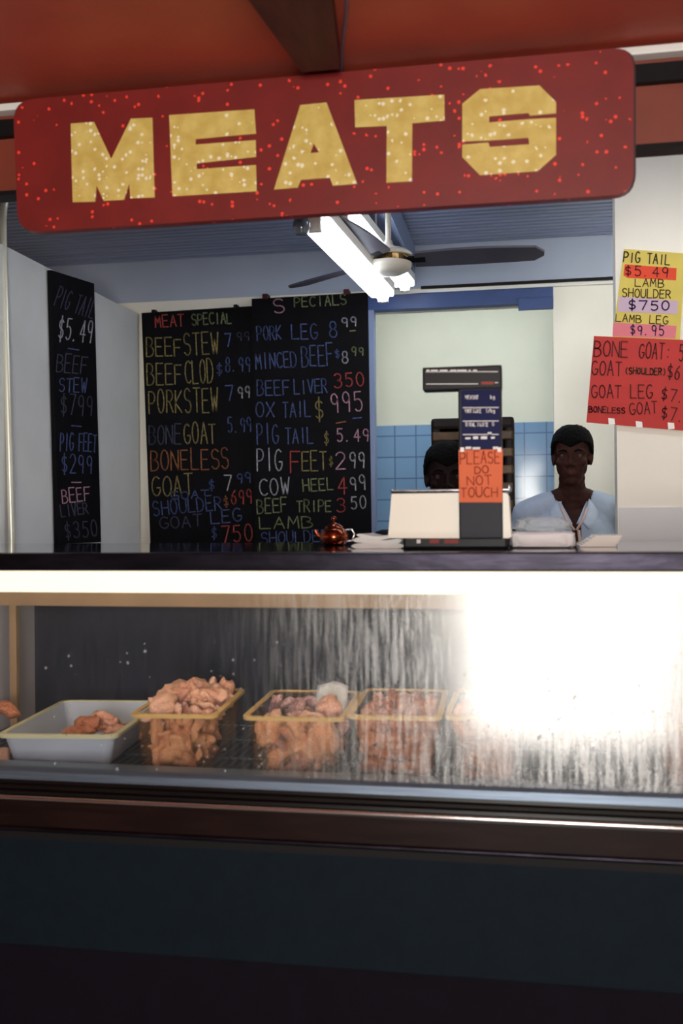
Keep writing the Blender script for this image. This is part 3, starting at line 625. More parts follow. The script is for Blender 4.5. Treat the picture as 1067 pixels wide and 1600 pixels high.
# glass, its top leaning away from the shop floor
GB, GT = (2.289, .770), (2.321, 1.205)
bm = nb(); prism(bm, [(XL+.02, GB[0], GB[1]), (XR-.02, GB[0], GB[1]), (XR-.02, GT[0], GT[1]), (XL+.02, GT[0], GT[1])], (0, .005, 0))
g = obj('glass_pane', bm, glass_m, case)
for v in g.data.vertices: v.co -= Vector((ORIG['display_case'].x*-1 - .4, 2.289-2.3, .770)) if False else Vector((0, 2.289-2.3, .770))
g.location = (0, 2.289-2.3, .770)
cb('light_diffuser', 2.285, 2.318, 1.206, 1.259, diffuser, .003)
cb('canopy_trim', 2.332, 2.352, 1.168, 1.207, beige, .002)
cb('canopy_box', 2.318, 2.36, 1.207, 1.27, beige)
cb('top_rail', 2.266, 2.305, 1.260, 1.3035, rail_m, .004)
bm = nb(); tube(bm, [(-1.9, 2.50, 1.215), (1.2, 2.50, 1.215)], .016, 14); smoothed(obj('case_lamp', bm, case_lamp, case))
cb('back_panel', 3.15, 3.18, .05, 1.284, case_dark)
cb('deck', 2.36, 3.15, .66, .70, case_dark)
cb('end_panel', 2.31, 3.15, .70, 1.284, case_white, .003, -1.69, -1.645)
cb('end_panel', 2.31, 3.15, .70, 1.284, case_white, .003, XR-.05, XR-.01)
p = YP(2.93).at(22, 980); cb('upright', 2.92, 2.94, .70, 1.20, beige, .002, p.x-.012, p.x+.012)
wt = nb(); box(wt, (XL, 2.305, 1.285), (XR, 3.25, 1.300), .003)
tag(obj('worktop', wt, worktop_m), 'mirror bright steel counter top of the meat case', 'counter top')
# condensation beads along the foot of the pane
bm = nb(); rr = random.Random(3); gx = Plane((0, GB[0]-.001, GB[1]), (0, -1, (GT[0]-GB[0])/(GT[1]-GB[1])))
for i in range(900):
    x = rr.triangular(560, 1080, 900); y = 1224 + (x-533)*.05 - abs(rr.gauss(0, 11))
    if rr.random() < .25: y -= rr.uniform(0, 180)
    if rr.random() < .12: x = rr.uniform(60, 700); y = rr.uniform(1000, 1215)
    r = rr.uniform(.0010, .0030) if rr.random() < .8 else rr.uniform(.003, .0045)
    if i > 820: x = rr.uniform(740, 1000); y = 1224+(x-533)*.05-rr.uniform(4, 16); r = rr.uniform(.0035, .0060)
    c = gx.at(x, y); t = nb(); bmesh.ops.create_icosphere(t, subdivisions=1, radius=1)
    for v in t.verts: v.co = Vector((v.co.x*r+c.x, v.co.y*r*.55+c.y, v.co.z*r*1.15+c.z))
    merge(bm, t)
wd = clear_plastic('water', (.96, .97, .98, 1), .25, (210, 216, 222))
dr = obj('water_droplets', bm, wd, smooth=True); tag(dr, 'beads of condensation along the foot of the case glass', 'water droplets', kind='stuff')
# wire shelf
bm = nb()
x = -1.62
while x < 1.22:
    tube(bm, [(x, 2.42, .7235), (x, 3.10, .7235)], .0022, 6); x += .024
for y in (2.44, 2.66, 2.88, 3.08): tube(bm, [(-1.63, y, .7185), (1.23, y, .7185)], .0032, 8)
for y in (2.44, 2.88):
    for x in (-1.6, -.9, -.2, .5, 1.2): tube(bm, [(x, y, .70), (x, y, .72)], .004, 8)
tag(obj('wire_shelf', bm, steel), 'steel wire shelf under the tubs of meat', 'shelf')

# ---------------------------------------------------------------- tubs
def rloop(bm, hx, hy, r, z, n=5):
    vs = []
    for cx, cy, a0 in ((hx-r, hy-r, 0), (-hx+r, hy-r, 90), (-hx+r, -hy+r, 180), (hx-r, -hy+r, 270)):
        for k in range(n+1):
            a = math.radians(a0+90*k/n); vs.append(bm.verts.new((cx+r*math.cos(a), cy+r*math.sin(a), z)))
    return vs
def bridge(bm, loops, c0=True, c1=True):
    for a, b in zip(loops, loops[1:]):
        n = len(a)
        for k in range(n): bm.faces.new((a[k], a[(k+1) % n], b[(k+1) % n], b[k]))
    if c0: bm.faces.new(loops[0][::-1])
    if c1: bm.faces.new(loops[-1])
def tub(name, label, x0, x1, yf, length, zr, rot, m, mrim, cat='tub', group=None, inset=.022, zb=.7265, rim=.010):
    hx, hy = (x1-x0)/2, length/2; R = math.radians(rot)
    cx, cy = (x0+x1)/2 - math.sin(R)*hy, yf + math.cos(R)*hy
    t = thing(name, label, cat, (cx, cy, zb), group); h = zr-zb; mt = Matrix.Translation((cx, cy, zb)) @ Matrix.Rotation(R, 4, 'Z')
    b = nb(); w = .003
    bridge(b, [rloop(b, hx-inset-.012, hy-inset-.012, .018, 0), rloop(b, hx-inset, hy-inset, .024, .010), rloop(b, hx-rim, hy-rim, .026, h-.004), rloop(b, hx-rim-w, hy-rim-w, .024, h-.004), rloop(b, hx-inset-w, hy-inset-w, .022, .012), rloop(b, hx-inset-.014, hy-inset-.014, .016, .004)])
    bm = nb(); merge(bm, b, mt); smoothed(obj('tub_body', bm, m, t), 50)
    b = nb(); L = [rloop(b, hx, hy, .028, h-.010), rloop(b, hx+.001, hy+.001, .029, h-.001), rloop(b, hx-.002, hy-.002, .027, h), rloop(b, hx-rim-.004, hy-rim-.004, .024, h), rloop(b, hx-rim-.004, hy-rim-.004, .024, h-.004), rloop(b, hx-.004, hy-.004, .026, h-.005)]
    bridge(b, L + [L[0]], False, False)
    bm = nb(); merge(bm, b, mt); smoothed(obj('tub_rim', bm, mrim, t), 50)
    return t, mt, hx, hy, h
# raw meat: a few solid shapes, each piece of its own
def meat_mesh(kind, seed):
    rd = random.Random(seed); bm = nb(); off = Vector((rd.uniform(-50, 50), rd.uniform(-50, 50), rd.uniform(-50, 50)))
    if kind == 'chunk':
        bmesh.ops.create_icosphere(bm, subdivisions=3, radius=.5)
        sx, sy, sz = 1, rd.uniform(.65, .9), rd.uniform(.5, .75)
        for v in bm.verts:
            n = noise.noise(v.co*2.2+off)*.55 + noise.noise(v.co*5+off)*.20
            p = v.co*(1+n*1.3); p = Vector((math.copysign(abs(p.x*2)**.8/2, p.x), math.copysign(abs(p.y*2)**.8/2, p.y), p.z)); v.co = Vector((p.x*sx, p.y*sy, p.z*sz))
    else:
        span = 250 if kind == 'curl' else rd.uniform(50, 110); R = .34 if kind == 'curl' else .62; n = 16
        pts, rs = [], []
        for k in range(n+1):
            u = k/n; a = math.radians(-span/2+span*u); pts.append(Vector((R*math.sin(a), R*math.cos(a) - (R if kind == 'strip' else 0), .10*math.sin(u*5+seed))))
            rs.append((.13 if kind == 'curl' else .10)*(.55+.6*math.sin(math.pi*min(1, max(.06, u*.94+.03)))**.5)*(1+.25*noise.noise(Vector((u*4, seed, 0)))))
        tube(bm, pts, rs, 12)
        for v in bm.verts: v.co += Vector((noise.noise(v.co*4+off), noise.noise(v.co*4-off), noise.noise(v.co*4+off*2)))*.13
    me = bpy.data.meshes.new('meat_'+kind); bm.normal_update(); bm.to_mesh(me); bm.free()
    for p in me.polygons: p.use_smooth = True
    return me
VAR = {}
for mi, mm in enumerate((meat_a, meat_b, meat_c, meat_d)):
    for kind in ('chunk', 'strip', 'curl'):
        VAR[(mi, kind)] = []
        for s in range(3):
            me = meat_mesh(kind, mi*31+s*7+len(kind)); me.materials.append(mm); VAR[(mi, kind)].append(me)
FIRST = {}
mr = random.Random(11)
def piece(mi, kind, pos, size, label, group, flat=False):
    me = mr.choice(VAR[(mi, kind)])
    if me.name not in FIRST:
        o = bpy.data.objects.new('meat_'+kind, me); FIRST[me.name] = o
    else: o = FIRST[me.name].copy()
    COL.objects.link(o); o.location = pos; s = size*mr.uniform(.85, 1.15); o.scale = (s, s, s)
    o.rotation_euler = (mr.uniform(-.5, .5), mr.uniform(-.5, .5), mr.uniform(0, 6.28)) if flat else (mr.uniform(0, 6.28), mr.uniform(0, 6.28), mr.uniform(0, 6.28))
    tag(o, label, 'meat', group); return o
def fill(T, mix, size, nx, ny, nz_, label, group, heap=0.0, top=1.0):
    t, mt, hx, hy, h = T
    for iz in range(nz_):
        u = (iz+.5)/nz_; z = .012 + size*.32 + (h*top-.02-size*.3)*iz/max(1, nz_-1)
        ins = .022*(1-z/h) + .016 + size*.50
        for iy in range(ny):
            for ix in range(nx):
                edge = ix in (0, nx-1) or iy == 0
                if iz < nz_-1 and not (iy == 0 or (ix in (0, nx-1) and iy < ny//2+1)): continue
                x = -hx+ins + (2*hx-2*ins)*(ix/max(1, nx-1)) + (0 if edge else mr.uniform(-.3, .3)*size*.4)
                y = -hy+ins + (2*hy-2*ins)*(iy/max(1, ny-1)) + mr.uniform(0, .2)*size*.4
                mi, kind = mr.choice(mix)
                dz = heap*(1-(abs(x)/hx)**2)*(1-abs(y/hy-.1)**2) if iz == nz_-1 else 0
                p = mt @ Vector((x, y, max(size*.34, z+dz+mr.uniform(-.1, .1)*size - (size*.1 if iz == 0 else 0)))); piece(mi, kind, p, size*(1.25 if kind != 'chunk' else 1.15), label, group)
    if heap > .02:
        for k in range(9):
            x = mr.uniform(-.45, .45)*hx; y = mr.uniform(-.7, .6)*hy; mi, kind = mr.choice(mix)
            piece(mi, kind, mt @ Vector((x, y, h*top+heap*.95)), size*1.2, label, group, True)
Tr = tub('meat_tray', 'shallow grey white plastic tray with a small heap of meat', YP(2.44).at(-2, 1155).x, YP(2.44).at(178, 1155).x, 2.44, .50, .818, 6, tray_w, tray_rim, 'tray', inset=.03)
T2 = tub('amber_tub', 'amber clear tub heaped above its rim with pale pink meat, next to the white tray', YP(2.46).at(203, 1120).x, YP(2.46).at(337, 1120).x, 2.46, .40, .876, 5, amber, rim_m, group='amber tubs of meat')
T3 = tub('amber_tub', 'amber clear tub of big pale meat curls with a white liner standing at its back', YP(2.45).at(378, 1118).x, YP(2.45).at(538, 1118).x, 2.45, .40, .880, 3, amber, rim_m, group='amber tubs of meat')
T4 = tub('amber_tub', 'amber clear tub of small brown red meat chunks between two other tubs', YP(2.46).at(541, 1122).x, YP(2.46).at(690, 1122).x, 2.46, .40, .888, 2, amber, rim_m, group='amber tubs of meat')
T5 = tub('amber_tub', 'amber clear tub of mauve meat rings partly behind the fogged glass', YP(2.46).at(694, 1126).x, YP(2.46).at(818, 1126).x, 2.46, .40, .892, 0, amber, rim_m, group='amber tubs of meat')
T6 = tub('amber_tub', 'amber clear tub of dark meat past the fogged glass, cut by the picture edge', YP(2.46).at(1036, 1140).x, YP(2.46).at(1180, 1140).x, 2.46, .40, .884, 0, amber, rim_m, group='amber tubs of meat')
fill(T2, [(1, 'strip'), (0, 'strip'), (0, 'curl'), (1, 'strip'), (0, 'chunk'), (1, 'chunk')], .068, 5, 5, 4, 'piece of pale pink raw meat in the heaped amber tub next to the white tray', 'meat in the heaped tub', .026, .92)
fill(T3, [(0, 'curl'), (0, 'strip'), (0, 'chunk'), (3, 'curl')], .080, 5, 4, 3, 'large pale peach curl of raw meat in the tub with the white liner', 'meat in the tub with the liner', 0, .74)
fill(T4, [(2, 'chunk'), (2, 'chunk'), (1, 'chunk')], .046, 5, 6, 4, 'small brown red chunk of raw meat in the tub between two other tubs', 'meat chunks in the brown tub', 0, .86)
fill(T5, [(3, 'curl'), (3, 'chunk'), (1, 'curl')], .068, 4, 4, 3, 'mauve ring of raw meat in the tub by the fogged glass', 'meat in the tub by the fog', 0, .88)
fill(T6, [(2, 'chunk'), (3, 'chunk')], .07, 3, 3, 3, 'dark piece of raw meat in the tub past the fogged glass', 'meat in the end tub', 0, .80)
t, mt, hx, hy, h = Tr
for k in range(38):
    x = .035 + mr.gauss(0, .045); y = -.03+mr.gauss(0, .075); x = max(-.09, min(hx-.055, x)); y = max(-hy+.07, min(.16, y))
    dd = math.hypot((x-.04)/.11, (y+.03)/.15); z = .022+max(0, .075*(1-dd))
    piece(2 if k % 3 else 1, mr.choice(['chunk', 'strip', 'chunk']), mt @ Vector((x, y, z)), .055, 'brown pink scrap of raw meat lying in the white tray', 'meat in the white tray', True)
# liner and the cut of meat lying against it
t, mt, hx, hy, h = T3
bm = nb(); n = 10; rows = []
for j in range(8):
    v = j/7; row = []
    for i in range(n+1):
        u = i/n; x = .020 + (hx-.045)*u*1.0; y = -.02 + .10*v + .012*math.sin(u*7+v*3); z = h*.55 + .115*v - .012*v*abs(u-.5)*2
        row.append(bm.verts.new(mt @ Vector((x, y, z))))
    rows.append(row)
for a, b in zip(rows, rows[1:]):
    for i in range(n): bm.faces.new((a[i], a[i+1], b[i+1], b[i]))
bmesh.ops.solidify(bm, geom=bm.faces[:], thickness=.003)
ln = obj('plastic_liner', bm, liner_m, smooth=True); tag(ln, 'crumpled white plastic liner standing up in the tub of pale curls', 'plastic liner')
piece(0, 'chunk', mt @ Vector((.075, -.045, h*.98)), .085, 'pale cut of meat lying high against the white plastic liner', None, True) if False else None
o = piece(1, 'chunk', mt @ Vector((.070, -.045, h*.93)), .085, 'pale pink cut of meat lying high against the white plastic liner', 'cuts lying apart', True)
# cuts at the far end of the case
o = piece(2, 'strip', YP(2.75).at(2, 1112), .15, 'brown strip of meat lying behind the near corner of the white tray', 'cuts lying apart', True)
o = piece(0, 'chunk', YP(2.47).at(0, 1166), .062, 'orange pink chunk of meat on the wire shelf outside the white tray', 'cuts lying apart', True); o.location.z = .7265+.022

# ---------------------------------------------------------------- weighing scale
SY = 2.60
sc = thing('weighing_scale', 'white price computing scale with a black display column and orange notice', 'scale', (-.2, 2.74, 1.3005))
def pbox(bm, x0, y0, x1, y1, yf, dep, bev=.003):
    P = YP(yf); a = P.at((x0+x1)/2, (y0+y1)/2); l = P.at(x0, (y0+y1)/2).x; r = P.at(x1, (y0+y1)/2).x; t = P.at((x0+x1)/2, y0).z; b = P.at((x0+x1)/2, y1).z
    return box(bm, (l, yf, b), (r, yf+dep, t), bev)
bm = nb(); P = YP(SY); l = P.at(630, 855).x; r = P.at(793, 855).x; box(bm, (l, SY, 1.3005), (r, SY+.26, P.at(700, 840).z+.004), .006); obj('scale_base', bm, black_plastic, sc)
bm = nb(); prism(bm, [P.at(x, y) for x, y in rounded([(612, 770), (794, 770), (799, 841), (606, 841)], 5)], (0, .28, 0)); smoothed(obj('scale_body', bm, cream_plastic, sc))
bm = nb(); l = P.at(611, 768).x; r = P.at(797, 768).x; zt = P.at(700, 763).z; zb = P.at(700, 770.5).z
box(bm, (l, SY-.002, zb), (r, SY+.285, zb+.008), .002)
for a, b in [((l, SY-.002, zb), (l+.006, SY+.285, zt)), ((r-.006, SY-.002, zb), (r, SY+.285, zt+.006)), ((l, SY+.279, zb), (r, SY+.285, zt)), ((l, SY-.002, zb), (r, SY+.004, zt-.002))]: box(bm, a, b, .002)
smoothed(obj('platter', bm, plat_m, sc))
CY = 2.575
col = obj('display_column', pbox(nb(), 716.5, 600, 784.5, 842, CY, .05, .004), slate_plastic, sc)
hd = obj('display_head', pbox(nb(), 660, 572, 784, 608, CY-.006, .06, .004), black_plastic, sc)
obj('display_window', pbox(nb(), 721, 609, 781, 703, CY-.002, .006, .001), panel_glass, col)
DP = YP(CY-.0022)
dl = lambda s, x0, y, x1, cap, m, par, P_, w=1.1: letter('printed_text', s, x0, y, x1, y, cap, P_, m, par, w, jit=0, off=.0006)
for s, x0, y, x1 in [('WEIGHT', 727, 623.5, 748), ('kg', 766, 623, 774), ('UNIT PRICE', 727, 645, 752, ), ('$/kg', 759, 644.5, 774), ('TOTAL PRICE', 727, 666, 763), ('$', 768, 665, 774)]: dl(s, x0, y, x1, 5.5, print_white, col, DP)
def dash(x0, x1, y, hgt, m, par, P_): return obj('printed_line', slab(nb(), [(x0, y-hgt/2), (x1, y-hgt/2-.25), (x1, y+hgt/2-.25), (x0, y+hgt/2)], P_, .0003, .0006), m, par)
for y in (637, 658, 679): dash(723, 779, y, 1.3, print_white, col, DP)
for x0, x1, y, hh in [(727, 735, 685, 3), (739, 747, 684, 4.5), (751, 761, 684, 4.5), (762, 768, 677.5, 4), (767, 773, 684, 3), (727, 736, 700, 4), (738, 750, 700.5, 3.5), (770, 778, 700, 4)]: dash(x0, x1, y, hh, print_white, col, DP)
HP = YP(CY-.0062)
dash(665, 778, 581, 1.2, print_white, hd, HP)
for x0, x1 in [(666, 671), (673, 684), (687, 699), (703, 713), (714, 729), (732, 735), (739, 745)]: dash(x0, x1, 579.5, 3.2, print_white, hd, HP)
dash(666, 747, 600, 1.2, print_white, hd, HP); dash(752, 771, 598.5, 4.5, print_red, hd, HP); dash(773, 778, 598, 1.2, print_white, hd, HP)
BP = YP(SY-.0004)
for x0, x1, m in [(651, 657, print_white), (671, 686, print_red), (694, 716, print_red)]: obj('printed_mark', slab(nb(), [(x0, 843), (x1, 843), (x1, 849), (x0, 849)], BP, .0004, .0006), m, sc)
OP = YP(CY-.012)
no = thing('paper_notice', 'orange paper notice hanging on the display column of the scale', 'notice', tuple(OP.at(750, 785)))
obj('paper_sheet', slab(nb(), [(716.5, 703), (785.5, 702), (784.5, 785), (717.5, 785)], OP, .0018), paper_o, no)
for s, x0, y, x1, cap in [('PLEASE', 719, 725, 784, 19), ('DO', 742, 740, 766, 11), ('NOT', 730, 758, 772, 14), ('TOUCH', 720, 777, 780, 15)]: letter('ink_lettering', s, x0, y, x1, y-1, cap, OP, ink_o, no, 1.8, off=.0008)
for x in (722, 780): obj('tape', slab(nb(), [(x-3, 699), (x+3, 699), (x+3, 706), (x-3, 706)], OP, .0105, .0012), tape, no)

# ---------------------------------------------------------------- things on the counter
def crumple(name, label, cat, lo, hi, m, amp, seed, group=None, squash=.55, sub=5, parent=None):
    bm = nb(); bmesh.ops.create_icosphere(bm, subdivisions=sub, radius=1); c = (Vector(lo)+Vector(hi))/2; hs = (Vector(hi)-Vector(lo))/2; off = Vector((seed*3.1, seed*1.7, 0))
    for v in bm.verts:
        p = Vector([math.copysign(abs(x)**squash, x) for x in v.co]); m_ = max(abs(x) for x in v.co); n = noise.noise(v.co*2.5+off)*.5 + noise.noise(v.co*6+off)*.25
        q = Vector((p.x*hs.x, p.y*hs.y, p.z*hs.z))*(1+amp*(n-.25)); q += c; q.z = max(q.z, lo[2]); v.co = q
    o = obj(name, bm, m, parent, smooth=True)
    if label: tag(o, label, cat, group)
    return o
ZC = 1.3005
# folded white cloth
cl = thing('folded_cloth', 'folded white cloth lying on the counter beside the scale', 'cloth', (-.43, 2.66, ZC))
Pc = YP(2.62); x0 = Pc.at(549, 850).x; x1 = Pc.at(631, 850).x
for k, (dx0, dx1, h0, h1) in enumerate([(0, 0, 0, .013), (.003, .006, .0125, .025), (.012, .016, .0245, .033)]):
    bm = nb(); n = 26; prof = []
    for i in range(n+1):
        u = i/n; lift = .004*math.sin(u*6+k)*(k > 0) + (.004*(1-u) if k == 2 else 0); e = min(1, math.sqrt(max(0, min(u, 1-u))*9))
        zc_, th = (h0+h1)/2+lift, (h1-h0)/2*e+.0008
        prof.append((x0+dx0+(x1-x0-dx0-dx1)*u, max(0, zc_-th), zc_+th))
    poly = [(x, 2.62+k*.006, ZC+b) for x, a, b in prof] + [(x, 2.62+k*.006, ZC+a) for x, a, b in reversed(prof)]
    prism(bm, poly, (0.02, .12-k*.01, 0)); obj('cloth_fold', bm, cloth_m, cl, smooth=False)
# small copper pot
Pk = YP(2.95); kc = Pk.at(522, 846); kc.z = ZC
kt = thing('copper_pot', 'small shiny copper pot with a lid and spout on the counter before the blackboard', 'pot', tuple(kc))
sx = (Pk.at(545, 840).x - Pk.at(500, 840).x)/2
bm = nb(); lathe(bm, [(sx*.62, 0), (sx*.86, .006), (sx, .02), (sx*.98, .032), (sx*.8, .045), (sx*.62, .051)], kc, 36); smoothed(obj('pot_body', bm, copper, kt), 60)
bm = nb(); lathe(bm, [(sx*.64, .050), (sx*.6, .056), (sx*.3, .064), (sx*.1, .067), (sx*.1, .072), (sx*.2, .078), (sx*.18, .084), (sx*.05, .087)], kc, 30); smoothed(obj('pot_lid', bm, copper, kt), 60)
bm = nb(); tube(bm, [kc+Vector((-sx*.8, 0, .022)), kc+Vector((-sx*1.15, -.002, .03)), kc+Vector((-sx*1.3, -.004, .046))], [.009, .007, .005], 12); smoothed(obj('spout', bm, copper, kt))
bm = nb(); tube(bm, [kc+Vector((sx*.75, 0, .044)), kc+Vector((sx*1.25, 0, .046)), kc+Vector((sx*1.4, 0, .032)), kc+Vector((sx*1.25, 0, .014)), kc+Vector((sx*.9, 0, .012))], .0032, 10); smoothed(obj('pot_handle', bm, chrome, kt))
# plastic wrapped stack
Pb = YP(2.62); xa = Pb.at(795, 845).x; xb = Pb.at(905, 845).x
bs = thing('plastic_bag_bundle', 'bundle of white plastic bags under crumpled clear film beside the scale', 'plastic bags', ((xa+xb)/2, 2.72, ZC))
crumple('bag_stack', None, None, (xa, 2.62, ZC), (xb-.006, 2.84, Pb.at(850, 831).z), liner_m, .10, 2, squash=.28, parent=bs)
crumple('loose_film', None, None, (xa+.012, 2.63, Pb.at(850, 836).z), (xb-.016, 2.82, Pb.at(850, 806).z), film_clear, .35, 5, squash=.7, parent=bs)
Pw = YP(2.70); bm = nb()
for k in range(7):
    zz_ = ZC+.0002+k*.0042; x_a = Pw.at(906+k*4, 850).x; box(bm, (x_a, 2.70+k*.003, zz_), (Pw.at(962, 850).x+k*.003, 2.88, zz_+.0038), .0008)
tag(obj('paper_pile', bm, paper_w), 'low pile of white wrapping paper on the counter before the man in the blue shirt', 'paper')
# ---------------------------------------------------------------- people
def hand(bm, wrist, d, palm_n, thumb_side, s=1.0):
    """palm, five separate bent fingers and a thumb leaving the side of the palm"""
    w = Vector(wrist); d = Vector(d).normalized(); n = Vector(palm_n).normalized(); sd = d.cross(n).normalized()*thumb_side
    for u in (.02, .045, .07):
        for q in (-.026, -.009, .009, .026): ball(bm, w+d*u*s+sd*q*s, .0145*s, 1)
    for i, (q, L) in enumerate([(.030, .068), (.010, .076), (-.010, .071), (-.030, .055)]):
        p0 = w+d*.082*s+sd*q*s; p1 = p0+(d*.9+n*.25).normalized()*L*.45*s; p2 = p1+(d*.65+n*.75).normalized()*L*.32*s; p3 = p2+(d*.35+n*.9).normalized()*L*.23*s
        chain(bm, [p0, p1, p2, p3], [.0098*s, .0090*s, .0082*s, .0070*s])
    p0 = w+d*.022*s+sd*.030*s; p1 = p0+(sd*.75+d*.65+n*.2).normalized()*.040*s; p2 = p1+(sd*.25+d*.85+n*.35).normalized()*.030*s; p3 = p2+(d*.8+n*.5).normalized()*.022*s
    chain(bm, [p0, p1, p2, p3], [.0135*s, .0115*s, .0100*s, .0085*s])
def head_into(bm, T):
    """T maps head space (chin at z 0, face towards -y, metres) to the world"""
    def b(c, r, sub=2):
        p = T @ Vector(c); t = nb(); bmesh.ops.create_icosphere(t, subdivisions=sub, radius=1); rr = r if isinstance(r, tuple) else (r,)*3
        R3 = T.to_3x3()
        for v in t.verts: v.co = p + R3 @ Vector((v.co.x*rr[0], v.co.y*rr[1], v.co.z*rr[2]))
        merge(bm, t)
    def ch(pts, rs):
        for i in range(len(pts)-1):
            for k in range(6):
                u = k/5; b(tuple(Vector(pts[i]).lerp(Vector(pts[i+1]), u)), rs[i]+(rs[i+1]-rs[i])*u, 1)
    b((0, .012, .150), (.073, .092, .086), 3); b((0, -.030, .100), (.060, .060, .086), 3); b((0, -.034, .050), (.047, .050, .048), 3)
    b((0, -.066, .018), (.024, .020, .018)); 
    for s in (-1, 1):
        ch([(s*.040, -.008, .054), (s*.020, -.058, .014)], [.014, .016]); b((s*.044, -.058, .094), (.020, .022, .018)); b((s*.043, -.024, .085), (.020, .034, .045))
        ch([(s*.052, -.058, .134), (s*.030, -.080, .139), (s*.010, -.083, .134)], [.010, .010, .008])
        b((s*.013, -.094, .082), (.0095, .012, .009)); b((s*.074, .006, .108), (.009, .018, .027)); b((s*.079, .010, .117), (.006, .017, .020))
        ch([(s*.026, -.074, .056), (s*.006, -.089, .061)], [.005, .0085]); ch([(s*.024, -.074, .051), (0, -.087, .047)], [.005, .0090])
        b((s*.031, -.066, .118), (.017, .015, .012))
    ch([(0, -.084, .132), (0, -.096, .106), (0, -.106, .088)], [.008, .010, .0125]); b((0, -.078, .066), (.030, .012, .014))
    b((0, -.066, .165), (.050, .022, .040))
def paint(o, mats, test):
    for m in mats: o.data.materials.append(m)
    for p in o.data.polygons:
        k = test(p.center)
        if k: p.material_index = k
def person(label, x, y, zchin, head_rot, skin, shirt_mat, arm_pose, open_neck, sh_half, hs=1.0):
    t = thing('person', label, 'person', (x, y, 0)); O = Vector((x, y, 0))
    V = lambda a, b, c: Vector((x+a, y+b, c))
    zs = zchin-.085                                   # shoulder line
    bm = nb()
    T = Matrix.Translation(V(0, -.015, zchin)) @ Matrix.Rotation(math.radians(head_rot), 4, 'Z') @ Matrix.Scale(hs, 4)
    head_into(bm, T)
    chain(bm, [V(0, .02, zchin+.06), V(0, .03, zs+.03), V(0, .035, zs-.03)], [.054, .056, .062])
    for s in (-1, 1): chain(bm, [V(s*.03, .03, zs+.045), V(s*.10, .03, zs+.008), V(s*sh_half, .03, zs-.03)], [.045, .050, .056])
    ball(bm, V(0, .02, zs-.12), (.150, .098, .13), 3); ball(bm, V(0, .02, zs-.27), (.138, .092, .16), 3); ball(bm, V(0, .02, zs-.44), (.135, .095, .13), 3); ball(bm, V(0, .02, zs-.52), (.150, .10, .10), 3)
    for s in (-1, 1):
        sh = V(s*sh_half, .03, zs-.04); el, wr, d, n = arm_pose(s, V, zs)
        chain(bm, [sh, sh.lerp(el, .5), el], [.052, .046, .038]); chain(bm, [el, el.lerp(wr, .35), wr], [.039, .037, .025])
        hand(bm, wr, d, n, s)
        hip = V(s*.085, .02, zs-.56); kn = V(s*.095, .005, .48); an = V(s*.10, .03, .085)
        chain(bm, [hip, hip.lerp(kn, .4), kn], [.090, .080, .056]); chain(bm, [kn, kn.lerp(an, .35), an], [.054, .056, .036]); chain(bm, [an, V(s*.105, -.06, .045), V(s*.11, -.14, .032)], [.040, .036, .028])
    body = obj('body', grow(bm, .0042, 5, .5), skin, t, smooth=True)
    chead = Matrix(T); inv = T.inverted()
    def lips(c):
        q = inv @ (Vector(c)+O); return 1 if (-.024 < q.x < .024 and q.y < -.068 and .040 < q.z < .065 and abs(q.z-.054) < .012*(1.15-abs(q.x)/.026)) else 0
    paint(body, [lip_m], lips)
    for s in (-1, 1):
        c = T @ Vector((s*.031, -.0700, .1185)); b = nb(); ball(b, c, .0118*hs, 3); e = obj('eye', b, eye_m, t, smooth=True)
        b = nb(); ball(b, c + T.to_3x3() @ Vector((0, -.0075, 0)), (.0052, .0050, .0052), 2); obj('iris', b, iris_m, e, smooth=True)
        b = nb(); q = [T @ Vector((s*a, yy, zz_)) for a, yy, zz_ in ((.014, -.093, .1365), (.030, -.0905, .1425), (.048, -.074, .1385))]; tube(b, q, [.0034, .0040, .0022], 8); obj('eyebrow', b, hair_m, t, smooth=True)
    # hair: a close cropped cap with its own thickness
    b = nb(); bmesh.ops.create_icosphere(b, subdivisions=5, radius=1); R3 = T.to_3x3(); kill = []; hl = {}
    for v in b.verts:
        p = Vector((math.copysign(abs(v.co.x)**.85, v.co.x)*.0855, v.co.y*.104+.014, math.copysign(abs(v.co.z)**.85, v.co.z)*.100+.152)); nn = noise.noise(v.co*9)*.0030 + noise.noise(v.co*22)*.0018
        p += v.co*nn
        hairline = .166 - .010*math.cos(p.x*55) if p.y < -.045 else (.172 if p.y < -.03 else .118 if p.y < .01 else .060)
        if p.y >= .01: hairline = max(.088, .118 - (p.y-.01)*.8)
        if -.045 <= p.y < .01: hairline = .172 - (p.y+.045)/.055*.054
        if p.z < hairline: kill.append(v)
        hl[v] = (p, hairline); v.co = T @ p
    bmesh.ops.delete(b, geom=kill, context='VERTS')
    for v in b.verts:
        if v.is_boundary and abs(hl[v][0].z-hl[v][1]) < .012: v.co = T @ Vector((hl[v][0].x, hl[v][0].y, hl[v][1]))
    bmesh.ops.solidify(b, geom=b.faces[:], thickness=.010*hs); obj('hair', b, hair_m, t, smooth=True)
    # shirt
    b = nb(); g = .014
    for s in (-1, 1): chain(b, [V(s*.035, .03, zs+.030), V(s*.10, .03, zs+.006), V(s*sh_half, .03, zs-.03)], [.052, .057+g*.3, .060+g*.5])
    chain(b, [V(0, .032, zs+.02), V(0, .035, zs-.05)], [.066, .080])
    ball(b, V(0, .02, zs-.12), (.166, .112, .142), 3); ball(b, V(0, .02, zs-.28), (.158, .108, .17), 3); ball(b, V(0, .02, zs-.45), (.160, .112, .14), 3); ball(b, V(0, .02, zs-.53), (.166, .118, .09), 3)
    for s in (-1, 1):
        sh = V(s*sh_half, .03, zs-.04); el, wr, d, n = arm_pose(s, V, zs); chain(b, [sh, sh.lerp(el, .45), sh.lerp(el, .8)], [.064, .062, .060])
